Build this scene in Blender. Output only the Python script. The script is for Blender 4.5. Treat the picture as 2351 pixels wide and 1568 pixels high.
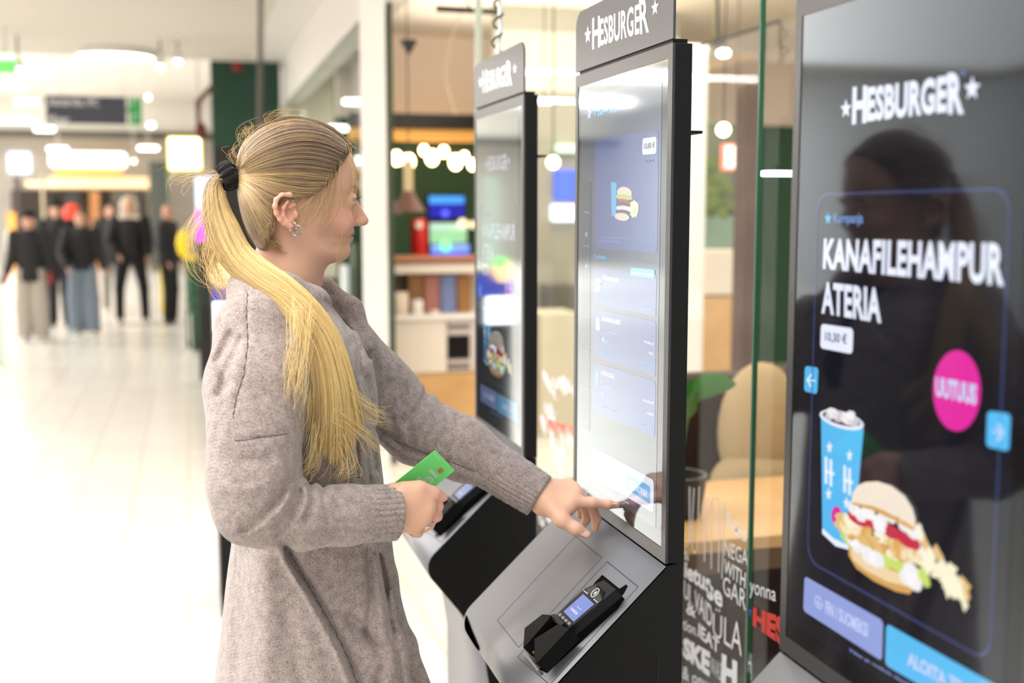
import bpy, bmesh, math, random
import numpy as np
from mathutils import Vector, Matrix
random.seed(7); rng = np.random.default_rng(7)
S = bpy.context.scene; COL = S.collection
for o in list(bpy.data.objects): bpy.data.objects.remove(o)

# ---------------------------------------------------------------- camera, exposure, world, lamps
FPX, YAW, PITCH, CAMZ = 2673.5, 0.26937, 0.11192, 1.6
cF = np.array([math.sin(YAW)*math.cos(PITCH), math.cos(YAW)*math.cos(PITCH), -math.sin(PITCH)])
cR = np.array([math.cos(YAW), -math.sin(YAW), 0.0]); cU = np.cross(cR, cF)
cam = bpy.data.cameras.new('camera'); camo = bpy.data.objects.new('camera', cam); COL.objects.link(camo)
camo.matrix_world = Matrix(((cR[0], cU[0], -cF[0], 0), (cR[1], cU[1], -cF[1], 0), (cR[2], cU[2], -cF[2], CAMZ), (0, 0, 0, 1)))
cam.sensor_width = 36; cam.lens = FPX/2351*36; cam.clip_start = .05; cam.clip_end = 200
cam.dof.use_dof = True; cam.dof.focus_distance = 1.74; cam.dof.aperture_fstop = 2.8
S.camera = camo
S.view_settings.view_transform = 'Standard'; S.view_settings.look = 'None'
S.view_settings.exposure = 0.2; S.view_settings.gamma = 1; S.view_settings.use_curve_mapping = False
wd = bpy.data.worlds.new('world'); S.world = wd; wd.use_nodes = True
bg = wd.node_tree.nodes['Background']; bg.inputs[0].default_value = (1.0, .99, .975, 1); bg.inputs[1].default_value = 0.75

def area(name, loc, rot, sx, sy, power, col=(1, .985, .965)):
    l = bpy.data.lights.new(name, 'AREA'); l.shape = 'RECTANGLE'; l.size = sx; l.size_y = sy; l.energy = power; l.color = col
    o = bpy.data.objects.new(name, l); o.location = loc; o.rotation_euler = rot; COL.objects.link(o); return o
area('hall_lamp_light', (-1.6, 2.6, 3.2), (0, math.radians(-25), 0), 2.2, 4.0, 165)
area('hall_lamp_light', (-.9, .2, 3.2), (math.radians(0), 0, 0), 2.0, 1.5, 45)
area('hall_lamp_light', (-5.4, 8.5, 3.25), (0, 0, 0), 5.0, 7, 400)
for y_ in (17.5, 24, 30): area('hall_lamp_light', (-7.2, y_, 4.5), (0, 0, 0), 6, .5, 560)
area('restaurant_lamp_light', (3.2, 6.0, 3.0), (0, 0, 0), 3.0, 6, 140, (1, .9, .78))
area('restaurant_lamp_light', (1.9, 2.6, 3.0), (0, 0, 0), .9, 2, 12, (1, .9, .78))
area('shop_fill_light', (3.4, 12.7, 3.1), (0, 0, 0), 2.5, 2.2, 110)  # fill light added to brighten the dark glass shop
area('restaurant_ceiling_fill', (2.6, 8.0, 2.55), (math.pi, 0, 0), 1.6, 3.5, 60, (1, .9, .8))  # upward fill added to brighten ceiling and upper walls, no cove there

# ---------------------------------------------------------------- pixel helpers (a picture point put on a real plane)
def ray(u, v): return cF + cR*(u-1175.5)/FPX - cU*(v-784)/FPX
O0 = np.array([0, 0, CAMZ])
def aty(u, v, Y): d = ray(u, v); return d*(Y/d[1])+O0
def atx(u, v, X): d = ray(u, v); return d*(X/d[0])+O0
def atz(u, v, Z): d = ray(u, v); return d*((Z-CAMZ)/d[2])+O0
def proj(P):
    P = np.asarray(P)-O0; w = P@cF
    return 1175.5+FPX*(P@cR)/w, 784-FPX*(P@cU)/w

# ---------------------------------------------------------------- materials
def lin(c): return tuple(((x/255)/12.92 if x/255 <= .04045 else ((x/255+.055)/1.055)**2.4) for x in c)
MAT = {}
def mat(name, col, rough=.6, metal=0, emit=0, ecol=None, spec=.5, bump=None, var=None, trans=0, alpha=1, sheen=0, coat=0, sss=0, srgb=True):
    if name in MAT: return MAT[name]
    m = bpy.data.materials.new(name); m.use_nodes = True; nt = m.node_tree; b = nt.nodes['Principled BSDF']
    c = lin(col) if srgb else col
    b.inputs['Base Color'].default_value = (*c, 1); b.inputs['Roughness'].default_value = rough; b.inputs['Metallic'].default_value = metal
    b.inputs['Specular IOR Level'].default_value = spec
    if emit:
        e = lin(ecol) if ecol else c
        b.inputs['Emission Color'].default_value = (*e, 1); b.inputs['Emission Strength'].default_value = emit
    if trans: b.inputs['Transmission Weight'].default_value = trans
    if alpha < 1: b.inputs['Alpha'].default_value = alpha
    if sheen: b.inputs['Sheen Weight'].default_value = sheen; b.inputs['Sheen Roughness'].default_value = .4
    if coat: b.inputs['Coat Weight'].default_value = coat
    if sss: b.inputs['Subsurface Weight'].default_value = sss; b.inputs['Subsurface Radius'].default_value = (.012, .004, .002); b.inputs['Subsurface Scale'].default_value = 1
    tc = nt.nodes.new('ShaderNodeTexCoord')
    if var:   # (scale, other colour, detail)
        n = nt.nodes.new('ShaderNodeTexNoise'); n.inputs['Scale'].default_value = var[0]; n.inputs['Detail'].default_value = var[2] if len(var) > 2 else 3
        nt.links.new(tc.outputs['Object'], n.inputs['Vector'])
        r = nt.nodes.new('ShaderNodeValToRGB'); r.color_ramp.elements[0].position = .35; r.color_ramp.elements[1].position = .65
        r.color_ramp.elements[0].color = (*c, 1); r.color_ramp.elements[1].color = (*lin(var[1]), 1)
        nt.links.new(n.outputs['Fac'], r.inputs['Fac']); nt.links.new(r.outputs['Color'], b.inputs['Base Color'])
    if bump:  # (scale, strength, distance)
        n = nt.nodes.new('ShaderNodeTexNoise'); n.inputs['Scale'].default_value = bump[0]; n.inputs['Detail'].default_value = 4
        nt.links.new(tc.outputs['Object'], n.inputs['Vector'])
        bp = nt.nodes.new('ShaderNodeBump'); bp.inputs['Strength'].default_value = bump[1]; bp.inputs['Distance'].default_value = bump[2]
        nt.links.new(n.outputs['Fac'], bp.inputs['Height']); nt.links.new(bp.outputs['Normal'], b.inputs['Normal'])
    MAT[name] = m; return m

# ---------------------------------------------------------------- objects
def tag(o, label=None, cat=None, group=None, kind=None):
    if label: o['label'] = label
    if cat: o['category'] = cat
    if group: o['group'] = group
    if kind: o['kind'] = kind
    return o
ORG = {}
def thing(name, loc, label, cat, group=None):
    o = bpy.data.objects.new(name, None); o.empty_display_size = .05; COL.objects.link(o); o.location = loc
    ORG[o.name] = np.array(loc, float); return tag(o, label, cat, group)
def mk(name, V, F, m, parent=None, smooth=False, label=None, attr=None):
    V = np.asarray(V, float).reshape(-1, 3)
    if parent is not None: org = ORG[parent.name]
    else: org = np.array([(V[:, 0].min()+V[:, 0].max())/2, (V[:, 1].min()+V[:, 1].max())/2, V[:, 2].min()])
    me = bpy.data.meshes.new(name); L = V-org
    if isinstance(F, np.ndarray) and F.ndim == 2:
        n = F.shape[1]; me.vertices.add(len(L)); me.vertices.foreach_set('co', L.astype(np.float32).ravel())
        me.loops.add(F.size); me.loops.foreach_set('vertex_index', F.astype(np.int32).ravel())
        me.polygons.add(len(F)); me.polygons.foreach_set('loop_start', np.arange(0, F.size, n, dtype=np.int32))
        me.update(calc_edges=True)
    else: me.from_pydata([tuple(v) for v in L], [], [tuple(int(i) for i in f) for f in F]); me.update()
    if smooth: me.polygons.foreach_set('use_smooth', np.ones(len(me.polygons), bool))
    if attr is not None:
        a = me.attributes.new('tone', 'FLOAT', 'POINT'); a.data.foreach_set('value', np.asarray(attr, np.float32))
    me.validate()
    if m is not None: me.materials.append(m)
    o = bpy.data.objects.new(name, me); COL.objects.link(o)
    if parent is not None: o.parent = parent; ORG[o.name] = org
    else: o.location = org; ORG[o.name] = org
    if label: o['label'] = label
    return o
class G:    # geometry collector
    def __init__(s): s.v = []; s.f = []
    def add(s, V, F):
        n = len(s.v); s.v += [tuple(map(float, p)) for p in V]; s.f += [tuple(i+n for i in f) for f in F]; return s
    def box(s, x0, x1, y0, y1, z0, z1):
        return s.add([(x, y, z) for x in (x0, x1) for y in (y0, y1) for z in (z0, z1)],
                     [(0, 1, 3, 2), (4, 6, 7, 5), (0, 4, 5, 1), (2, 3, 7, 6), (0, 2, 6, 4), (1, 5, 7, 3)])
    def bbox(s, x0, x1, y0, y1, z0, z1, r=.003, seg=3):
        bm = bmesh.new(); bmesh.ops.create_cube(bm, size=1)
        for v in bm.verts: v.co = Vector(((x0+x1)/2+v.co.x*(x1-x0), (y0+y1)/2+v.co.y*(y1-y0), (z0+z1)/2+v.co.z*(z1-z0)))
        bmesh.ops.bevel(bm, geom=bm.edges[:], offset=r, segments=seg, affect='EDGES', profile=.5)
        bm.verts.index_update(); s.add([v.co for v in bm.verts], [[v.index for v in f.verts] for f in bm.faces]); bm.free(); return s
    def prism(s, poly, d):      # poly: planar loop of 3D points, d: extrusion vector
        n = len(poly); P = [np.array(p, float) for p in poly]; d = np.array(d, float)
        return s.add(P+[p+d for p in P], [tuple(range(n))[::-1], tuple(range(n, 2*n))]+[(i, (i+1) % n, n+(i+1) % n, n+i) for i in range(n)])
    def lathe(s, prof, c, seg=24, axis='z'):
        V = []; m = len(prof)
        for k in range(seg):
            a = 2*math.pi*k/seg
            for r, h in prof:
                p = (r*math.cos(a), r*math.sin(a), h)
                if axis == 'x': p = (p[2], p[0], p[1])
                if axis == 'y': p = (p[0], p[2], p[1])
                V.append((c[0]+p[0], c[1]+p[1], c[2]+p[2]))
        F = [(k*m+i, ((k+1) % seg)*m+i, ((k+1) % seg)*m+i+1, k*m+i+1) for k in range(seg) for i in range(m-1)]
        F += [tuple(k*m for k in range(seg))[::-1], tuple(k*m+m-1 for k in range(seg))]
        return s.add(V, F)
    def tube(s, pts, r, seg=8):
        P = [np.array(p, float) for p in pts]; n = len(P); V = []; rs = r if hasattr(r, '__len__') else [r]*n
        up = np.array([.13, .21, .97])
        for i in range(n):
            t = P[min(i+1, n-1)]-P[max(i-1, 0)]; t /= np.linalg.norm(t)+1e-9
            a = np.cross(t, up); a /= np.linalg.norm(a)+1e-9; b = np.cross(t, a)
            for k in range(seg):
                w = 2*math.pi*k/seg; V.append(P[i]+(a*math.cos(w)+b*math.sin(w))*rs[i])
        F = [(i*seg+k, i*seg+(k+1) % seg, (i+1)*seg+(k+1) % seg, (i+1)*seg+k) for i in range(n-1) for k in range(seg)]
        F += [tuple(range(seg))[::-1], tuple((n-1)*seg+k for k in range(seg))]
        return s.add(V, F)
    def ball(s, c, r, seg=12):
        if not hasattr(r, '__len__'): r = (r, r, r)
        V = []; n = seg//2
        for i in range(n+1):
            for k in range(seg):
                a = math.pi*i/n; b = 2*math.pi*k/seg; V.append((c[0]+r[0]*math.sin(a)*math.cos(b), c[1]+r[1]*math.sin(a)*math.sin(b), c[2]+r[2]*math.cos(a)))
        return s.add(V, [(i*seg+k, (i+1)*seg+k, (i+1)*seg+(k+1) % seg, i*seg+(k+1) % seg) for i in range(n) for k in range(seg)])
    def quad(s, a, b, c, d): return s.add([a, b, c, d], [(0, 1, 2, 3)])
    def mk(s, name, m, parent=None, smooth=False, label=None):
        o = mk(name, s.v, s.f, m, parent, smooth, label)
        if smooth == 'auto' or smooth is True:
            bm = bmesh.new(); bm.from_mesh(o.data); bmesh.ops.recalc_face_normals(bm, faces=bm.faces)
            for e in bm.edges:
                if len(e.link_faces) == 2 and e.calc_face_angle(0) > math.radians(38): e.smooth = False
            bm.to_mesh(o.data); bm.free()
        else:
            bm = bmesh.new(); bm.from_mesh(o.data); bmesh.ops.recalc_face_normals(bm, faces=bm.faces); bm.to_mesh(o.data); bm.free()
        return o
def struct(name, g, m, smooth=False): return tag(g.mk(name, m, None, smooth), kind='structure')
def copy_tree(o, parent=None):
    c = o.copy(); COL.objects.link(c)
    if parent is not None: c.parent = parent
    ORG[c.name] = ORG.get(o.name, np.zeros(3))
    for ch in list(o.children): copy_tree(ch, c)
    return c

# ---------------------------------------------------------------- flat lettering and shapes mapped onto a quad
_tc = {}
def text_geo(s, bold=.0, space=1.0):
    key = (s, bold, space)
    if key in _tc: return _tc[key]
    cu = bpy.data.curves.new('txt', 'FONT'); cu.body = s; cu.offset = bold; cu.space_character = space; cu.resolution_u = 3
    o = bpy.data.objects.new('txt', cu); COL.objects.link(o)
    dg = bpy.context.evaluated_depsgraph_get(); me = bpy.data.meshes.new_from_object(o.evaluated_get(dg))
    V = np.array([v.co[:] for v in me.vertices]).reshape(-1, 3); F = [tuple(p.vertices) for p in me.polygons]
    bpy.data.objects.remove(o); bpy.data.curves.remove(cu); bpy.data.meshes.remove(me)
    lo = V.min(0); hi = V.max(0); V = (V-lo)/np.maximum(hi-lo, 1e-6); _tc[key] = (V[:, :2], F); return _tc[key]
def quadmap(UV, q):     # UV: 0..1 with v up; q: TL TR BR BL
    TL, TR, BR, BL = [np.array(p, float) for p in q]; u = UV[:, :1]; v = UV[:, 1:2]
    return BL*(1-u)*(1-v)+BR*u*(1-v)+TR*u*v+TL*(1-u)*v
def rrect_uv(r=.2, asp=1.0, n=6):     # rounded rectangle, asp = width/height
    rx, ry = r/asp if asp > 1 else r, r if asp > 1 else r*asp
    P = []
    for cx, cy, a0 in ((1-rx, 1-ry, 0), (rx, 1-ry, 90), (rx, ry, 180), (1-rx, ry, 270)):
        for k in range(n+1):
            a = math.radians(a0+90*k/n); P.append((cx+rx*math.cos(a), cy+ry*math.sin(a)))
    return np.array(P)
def star_uv(k=.42):
    return np.array([(.5+.5*(1 if i % 2 == 0 else k)*math.sin(i*math.pi/5), .5+.5*(1 if i % 2 == 0 else k)*math.cos(i*math.pi/5)) for i in range(10)])
# ---------------------------------------------------------------- kiosks
X0 = .676; KY0, KY1 = 1.580, 2.017; NEAR = -.790; FAR = .774
def screen_glass(m, rough=.06, col=None, e=1.0, k=3.1, pw=5.0):   # an emitting picture (or black) under glass whose mirror grows towards grazing angles
    nt = m.node_tree; nt.nodes.clear(); N = nt.nodes.new
    o = N('ShaderNodeOutputMaterial'); mx = N('ShaderNodeMixShader'); em_ = N('ShaderNodeEmission'); gl = N('ShaderNodeBsdfGlossy'); lw = N('ShaderNodeLayerWeight'); pw_ = N('ShaderNodeMath'); ml = N('ShaderNodeMath')
    lw.inputs['Blend'].default_value = .5; pw_.operation = 'POWER'; pw_.inputs[1].default_value = pw; ml.operation = 'MULTIPLY_ADD'; ml.inputs[1].default_value = k; ml.inputs[2].default_value = .02; ml.use_clamp = True
    gl.inputs['Roughness'].default_value = rough; gl.inputs[0].default_value = (.86, .94, 1, 1); em_.inputs[1].default_value = e
    if col: em_.inputs[0].default_value = (*lin(col), 1)
    L = nt.links.new; L(lw.outputs['Facing'], pw_.inputs[0]); L(pw_.outputs[0], ml.inputs[0]); L(ml.outputs[0], mx.inputs[0]); L(em_.outputs[0], mx.inputs[1]); L(gl.outputs[0], mx.inputs[2]); L(mx.outputs[0], o.inputs[0]); return em_
def glow(name, col, e=1.0):
    if name in MAT: return MAT[name]
    m = mat(name, (6, 6, 8)); screen_glass(m, col=col, e=e); return m
M_front = mat('dark grey powder coat', (120, 120, 124), rough=.42, spec=1.0, bump=(900, .05, .0004))
M_frame = mat('screen frame coat', (44, 43, 44), rough=.34, spec=.6)
M_side = mat('black powder coat', (14, 14, 15), rough=.5, spec=.25)
M_glass = mat('black screen glass', (5, 5, 6)); screen_glass(M_glass, col=(12, 12, 14), e=1.0)
M_white = mat('white print', (232, 232, 230), rough=.5)
M_blackp = mat('black plastic', (8, 8, 9), rough=.6, spec=.12)
M_darkp = mat('dark grey plastic', (24, 24, 27), rough=.5, spec=.2)
def scr_mat(name, c1, c2):   # display background: picture content, a vertical blend between two colours
    m = mat(name, (5, 5, 7)); b = screen_glass(m); nt = m.node_tree
    tc = nt.nodes.new('ShaderNodeTexCoord'); sp = nt.nodes.new('ShaderNodeSeparateXYZ'); r = nt.nodes.new('ShaderNodeValToRGB')
    nt.links.new(tc.outputs['Generated'], sp.inputs[0]); nt.links.new(sp.outputs['Z'], r.inputs['Fac'])
    r.color_ramp.elements[0].color = (*lin(c1), 1); r.color_ramp.elements[1].color = (*lin(c2), 1)
    nt.links.new(r.outputs['Color'], b.inputs[0]); return m
# page items: (part name, material, layer, verts in mid-kiosk coordinates, faces)
class Page:
    def __init__(s, dy, bgm): s.it = {}; s.dy = dy; s.bg = bgm
    def P(s, u, v): p = atx(u, v, X0); p[1] -= s.dy; return p
    def add(s, name, m, layer, V, F):
        V = np.array(V, float).copy(); V[:, 0] = X0-.0004-.00016*layer
        a = s.it.setdefault((name, m.name, layer, len(s.it)), [[], []]); n = len(a[0]); a[0] += [tuple(p) for p in V]; a[1] += [tuple(i+n for i in f) for f in F]
    def q(s, quad): return [s.P(*p) for p in quad]
    def text(s, name, m, layer, t, quad, bold=0., space=1.0):
        UV, F = text_geo(t, bold, space); s.add(name, m, layer, quadmap(UV, s.q(quad)), F)
    def rr(s, name, m, layer, quad, r=.2):
        Q = s.q(quad); w = np.linalg.norm(Q[1]-Q[0]); h = np.linalg.norm(Q[3]-Q[0])
        UV = rrect_uv(r, w/h); s.add(name, m, layer, quadmap(UV, Q), [tuple(range(len(UV)))])
    def ring(s, name, m, layer, quad, r=.1, t=.02):
        Q = s.q(quad); w = np.linalg.norm(Q[1]-Q[0]); h = np.linalg.norm(Q[3]-Q[0]); UV = rrect_uv(r, w/h); n = len(UV)
        C = np.array([.5, .5]); tt = np.array([t*min(w, h)/w, t*min(w, h)/h]); IN = C+(UV-C)*(1-2*tt)
        s.add(name, m, layer, quadmap(np.vstack([UV, IN]), Q), [(i, (i+1) % n, n+(i+1) % n, n+i) for i in range(n)])
    def star(s, name, m, layer, quad):
        UV = star_uv(); UVc = np.vstack([UV, [[.5, .5]]]); s.add(name, m, layer, quadmap(UVc, s.q(quad)), [(i, (i+1) % 10, 10) for i in range(10)])
    def poly(s, name, m, layer, pts): s.add(name, m, layer, [s.P(*p) for p in pts], [tuple(range(len(pts)))])
    def blob(s, name, m, layer, u, v, ru, rv, sk=0, n=18, rag=0, seed=0):
        R = random.Random(seed); P = []
        for k in range(n):
            a = 2*math.pi*k/n; q = 1+rag*(R.random()-.5); x = ru*math.cos(a)*q; P.append((u+x, v+rv*math.sin(a)*q+sk*x))
        P.append((u, v)); s.add(name, m, layer, [s.P(*p) for p in P], [(i, (i+1) % n, n) for i in range(n)])
def Q(u0, v0, u1, v1, u2, v2, u3, v3): return [(u0, v0), (u1, v1), (u2, v2), (u3, v3)]

W_ = glow('screen white', (228, 234, 252), 1.05); CY = glow('screen light blue', (88, 186, 240), 1.0); LV = glow('screen lavender', (150, 165, 225), .95)
NV = glow('screen outline blue', (52, 62, 105), 1.0); MG = glow('screen magenta', (222, 44, 158), 1.0); BUN = glow('screen bun', (238, 212, 170)); BUN2 = glow('screen bun crust', (216, 164, 92))
CRM = glow('screen mayonnaise', (240, 236, 236)); TOM = glow('screen tomato', (196, 52, 74)); ON = glow('screen crisp chicken', (226, 190, 130)); LET = glow('screen lettuce', (196, 214, 110))
FR = glow('screen fries', (244, 236, 206)); ICE = glow('screen ice', (205, 196, 200)); COLA = glow('screen cola', (88, 66, 70)); DK = glow('screen dark text', (60, 66, 92), .9)
BL = glow('screen pale blue', (120, 160, 220), .9); WB = glow('screen button text', (196, 208, 245), 1.0); BUNT = glow('screen bun top', (240, 226, 208)); SH = glow('screen cup shade', (60, 160, 215))
SX = lambda u, v, r, ry=None: Q(u-r, v-(ry or r), u+r, v-(ry or r), u+r, v+(ry or r), u-r, v+(ry or r))

A = Page(NEAR, scr_mat('campaign page background', (22, 21, 30), (20, 21, 28)))
A.text('logo_letters', W_, 1, 'H', Q(1959, 200, 1992, 196, 1990, 282, 1957, 286), .045)
A.text('logo_letters', W_, 1, 'ESBURGE', Q(1993, 200, 2176, 173, 2174, 258, 1991, 280), .042, 1.03)
A.text('logo_letters', W_, 1, 'R', Q(2176, 168, 2212, 164, 2214, 262, 2178, 262), .045)
A.star('logo_star', W_, 1, Q(1930, 228, 1957, 225, 1956, 272, 1930, 275)); A.star('logo_star', W_, 1, Q(2214, 176, 2254, 171, 2252, 232, 2213, 234))
A.text('logo_letters', BL, 1, '®', Q(2206, 162, 2219, 160, 2219, 173, 2206, 175))
A.ring('page_outline', NV, 1, Q(1877, 443, 2325, 429, 2276, 1526, 1853, 1288), .07, .009)
A.star('campaign_star', CY, 1, Q(1894, 487, 1911, 486, 1911, 517, 1894, 517)); A.text('campaign_text', BL, 2, 'Kampanja', Q(1916, 490, 1983, 488, 1982, 521, 1915, 517), .02)
A.text('headline', W_, 1, 'KANAFILEHAMPUR', Q(1893, 547, 2308, 558, 2306, 658, 1890, 618), .036, 1.03)
A.text('headline', W_, 1, 'ATERIA', Q(1888, 646, 2024, 662, 2024, 742, 1887, 719), .036, 1.03)
A.rr('price_label', W_, 1, Q(1886, 743, 1960, 754, 1958, 813, 1884, 799), .2); A.text('price_text', DK, 2, '10,30 €', Q(1896, 760, 1946, 767, 1945, 794, 1895, 785), .02)
A.rr('arrow_button', CY, 1, Q(1849, 840, 1880, 844, 1877, 905, 1847, 898), .16); A.rr('arrow_button', CY, 1, Q(2268, 943, 2322, 950, 2318, 1037, 2265, 1025), .16)
for pts in ([(1854, 871), (1874, 873), (1874, 876), (1854, 874)], [(1853, 872), (1863, 857), (1865, 861), (1857, 873)], [(1853, 872), (1857, 872), (1864, 887), (1862, 890)]): A.poly('arrow', W_, 2, pts)
for pts in ([(2280, 987), (2306, 991), (2306, 997), (2280, 993)], [(2307, 994), (2295, 970), (2290, 975), (2301, 994)], [(2307, 994), (2301, 993), (2289, 1010), (2293, 1016)]): A.poly('arrow', WB, 2, pts)
A.blob('new_badge', MG, 1, 2198, 897, 55, 93, 0, 40); A.text('badge_text', WB, 2, 'UUTUUS', Q(2149, 864, 2244, 882, 2243, 931, 2150, 910), .05)
# drink cup
A.poly('drink_cup', CY, 1, [(1886, 955), (1984, 985), (1975, 1080), (1962, 1245), (1940, 1257), (1910, 1245), (1889, 1218)])
A.poly('drink_cup', W_, 2, [(1889, 1212), (1915, 1236), (1945, 1250), (1961, 1250), (1950, 1262), (1920, 1254), (1889, 1225)])
A.blob('cup_rim', W_, 3, 1934, 964, 51, 20, .25); A.blob('cola', COLA, 4, 1934, 962, 44, 14, .25)
for i, (u, v, r) in enumerate([(1912, 948, 14), (1926, 955, 15), (1946, 962, 16), (1962, 968, 14), (1955, 953, 12), (1905, 957, 9)]): A.blob('ice_cube', ICE if i % 2 else CRM, 5, u, v, r, r*.9, .2, 7, .3, i)
for u, v in ((1906, 1027), (1952, 1046), (1904, 1134), (1945, 1155)): A.star('cup_star', W_, 3, SX(u, v, 8, 16))
for u, v in ((1905, 1080), (1948, 1100)):
    for a, b in ((-7, 0), (4, 6)): A.poly('cup_letter', W_, 3, [(u+a-3, v-32+b), (u+a+3, v-31+b), (u+a+3, v+31+b), (u+a-3, v+30+b)])
    A.poly('cup_letter', W_, 3, [(u-10, v-3), (u+12, v+5), (u+12, v+12), (u-10, v+4)])
A.blob('cup_badge', MG, 3, 1922, 1184, 12, 22, 0, 20)
# fries, burger
R = random.Random(3)
for k in range(46):
    t = R.random(); u = 2105+115*t+R.uniform(-12, 12); v = 1240+135*t+R.uniform(-34, 34)*(1-.55*t); L = 30+R.random()*22; a = math.radians(R.uniform(10, 70)); w = 7
    dx, dy = math.cos(a)*L/2*.6, math.sin(a)*L/2; A.poly('fries', (FR, CRM, FR, ON)[k % 4 if R.random() < .5 else 0], 1+(k % 3), [(u-dx-w*.7, v-dy+w), (u-dx+w*.7, v-dy-w), (u+dx+w*.7, v+dy-w), (u+dx-w*.7, v+dy+w)])
A.poly('burger_bun', BUN2, 4, [(1950, 1240), (1990, 1265), (2040, 1290), (2102, 1318), (2101, 1350), (2090, 1364), (2060, 1358), (2010, 1335), (1968, 1305), (1950, 1275)])
A.poly('burger_bun', BUN, 5, [(1954, 1258), (2000, 1285), (2050, 1310), (2096, 1330), (2085, 1345), (2040, 1335), (1990, 1310), (1960, 1285)])
for i in range(26):
    t = i/25; A.blob('lettuce', LET, 6, 1945+t*180, 1232+t*96+R.uniform(-8, 8), 14, 16, .4, 9, .5, i)
for i, (u, v) in enumerate([(1972, 1250), (1998, 1276), (2016, 1284), (2085, 1325), (2104, 1338), (2094, 1310), (1962, 1236)]): A.blob('mayonnaise', CRM, 7, u, v, 17, 20, .4, 14, .15, i)
for i in range(90):
    t = R.random(); A.blob('crisp_chicken', (ON, FR, BUN2)[i % 3], 8+i % 2, 1930+t*190, 1196+t*92+R.uniform(-22, 24)*(1-abs(t-.4)), 8+R.random()*5, 9+R.random()*6, .3, 8, .5, i)
for i, (u, v, a) in enumerate([(1975, 1190, 26), (2010, 1200, 22), (2050, 1220, 26), (2085, 1240, 22), (2100, 1246, 18)]): A.blob('tomato', TOM, 10, u, v, a, 16, .45, 16, .1, i)
for i, (u, v) in enumerate([(1965, 1168), (1995, 1175), (2000, 1178), (2028, 1195), (2050, 1186), (2020, 1200), (2080, 1206), (1980, 1182), (2100, 1222), (2024, 1212)]): A.blob('mayonnaise', CRM, 11, u, v, 14, 16, .4, 14, .15, i)
A.poly('burger_bun', BUN2, 12, [(1958, 1156), (1966, 1150), (2010, 1160), (2060, 1185), (2106, 1216), (2107, 1190), (2105, 1212), (2100, 1218), (2060, 1196), (2010, 1172), (1968, 1160)])
A.poly('burger_bun', BUNT, 13, [(1960, 1152), (1962, 1132), (1974, 1114), (1992, 1106), (2020, 1105), (2052, 1115), (2082, 1138), (2100, 1166), (2107, 1192), (2106, 1212), (2085, 1198), (2050, 1178), (2010, 1162), (1980, 1156)])
A.rr('language_button', LV, 1, Q(1848, 1322, 2029, 1425, 2026, 1518, 1845, 1402), .13); A.text('button_text', WB, 2, 'FIN / SUOMEKSI', Q(1897, 1378, 1994, 1432, 1993, 1464, 1896, 1408), .03)
A.ring('globe_icon', WB, 2, Q(1871, 1364, 1890, 1374, 1890, 1402, 1871, 1392), .5, .09); A.poly('globe_icon', WB, 2, [(1879, 1370), (1881, 1371), (1881, 1398), (1879, 1397)]); A.poly('globe_icon', WB, 2, [(1872, 1380), (1889, 1388), (1889, 1391), (1872, 1383)])
A.rr('order_button', CY, 1, Q(2036, 1431, 2330, 1597, 2326, 1700, 2033, 1526), .13); A.text('button_text', WB, 2, 'ALOITA TILAUS', Q(2085, 1494, 2268, 1596, 2267, 1630, 2084, 1527), .04)
A.text('small_print', LV, 1, 'Tilaa ja maksa tästä', Q(1950, 1488, 2090, 1570, 2090, 1578, 1950, 1496), .02)

def S1(x, y): return (1300+x/2.24, y/2.24)
def S2(x, y): return (1300+x/2.24, 600+y/2.24)
def SQ(f, *c): return [f(c[i], c[i+1]) for i in (0, 2, 4, 6)]
Bm = scr_mat('order page background', (70, 72, 84), (76, 84, 112)); B = Page(0, Bm)
CARD = glow('order card', (80, 98, 165), .9); MU = glow('screen muted blue', (86, 100, 170), .9)
B.text('page_title', CY, 1, 'MEGA-ATERIA', SQ(S1, 150, 540, 272, 517, 272, 572, 150, 600), .04)
B.poly('home_icon', WB, 1, [S1(112, 555), S1(128, 553), S1(128, 606), S1(112, 610)]); B.star('home_icon', WB, 2, SQ(S1, 99, 570, 110, 568, 110, 590, 99, 594)); B.star('home_icon', WB, 2, SQ(S1, 130, 562, 141, 560, 141, 586, 130, 590))
B.rr('product_card', CARD, 1, SQ(S1, 150, 722, 477, 668, 470, 1302, 146, 1274), .06)
B.rr('price_label', W_, 2, SQ(S1, 395, 712, 466, 702, 465, 790, 393, 797), .2); B.text('price_text', DK, 3, '10,80 €', SQ(S1, 403, 736, 459, 728, 458, 765, 402, 772), .03)
B.text('card_text', MU, 3, '14,40 €', SQ(S1, 408, 822, 452, 818, 452, 836, 408, 840), .02)
B.poly('drink_cup', CY, 2, [S1(232, 935), S1(262, 940), S1(258, 1112), S1(236, 1110)])
B.blob('burger_bun', BUNT, 3, *S1(302, 992), 17, 14, .1); B.blob('lettuce', LET, 4, *S1(300, 1015), 19, 7, .1, 18, .2); B.blob('tomato', TOM, 5, *S1(302, 1035), 14, 5, .2)
B.blob('meat', COLA, 6, *S1(300, 1052), 17, 6, .1); B.blob('mayonnaise', CRM, 7, *S1(300, 1073), 18, 7, .1); B.blob('meat', COLA, 8, *S1(298, 1090), 16, 5, .1); B.blob('burger_bun', BUNT, 9, *S1(292, 1115), 17, 9, .1)
for i in range(14): B.blob('fries', FR, 4+i % 3, *S1(335+R.uniform(-12, 34), 1085+R.uniform(-38, 30)), 5, 9, .5, 8, .3, i)
B.text('small_print', LV, 2, 'Tuotekuvat ovat viitteellisiä. Ruoka-annokset voivat vaihdella', SQ(S1, 168, 1212, 452, 1226, 452, 1238, 168, 1224), .01); B.text('small_print', LV, 2, 'ravintolakohtaisesti', SQ(S1, 168, 1232, 278, 1240, 278, 1250, 168, 1242), .01)
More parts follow.
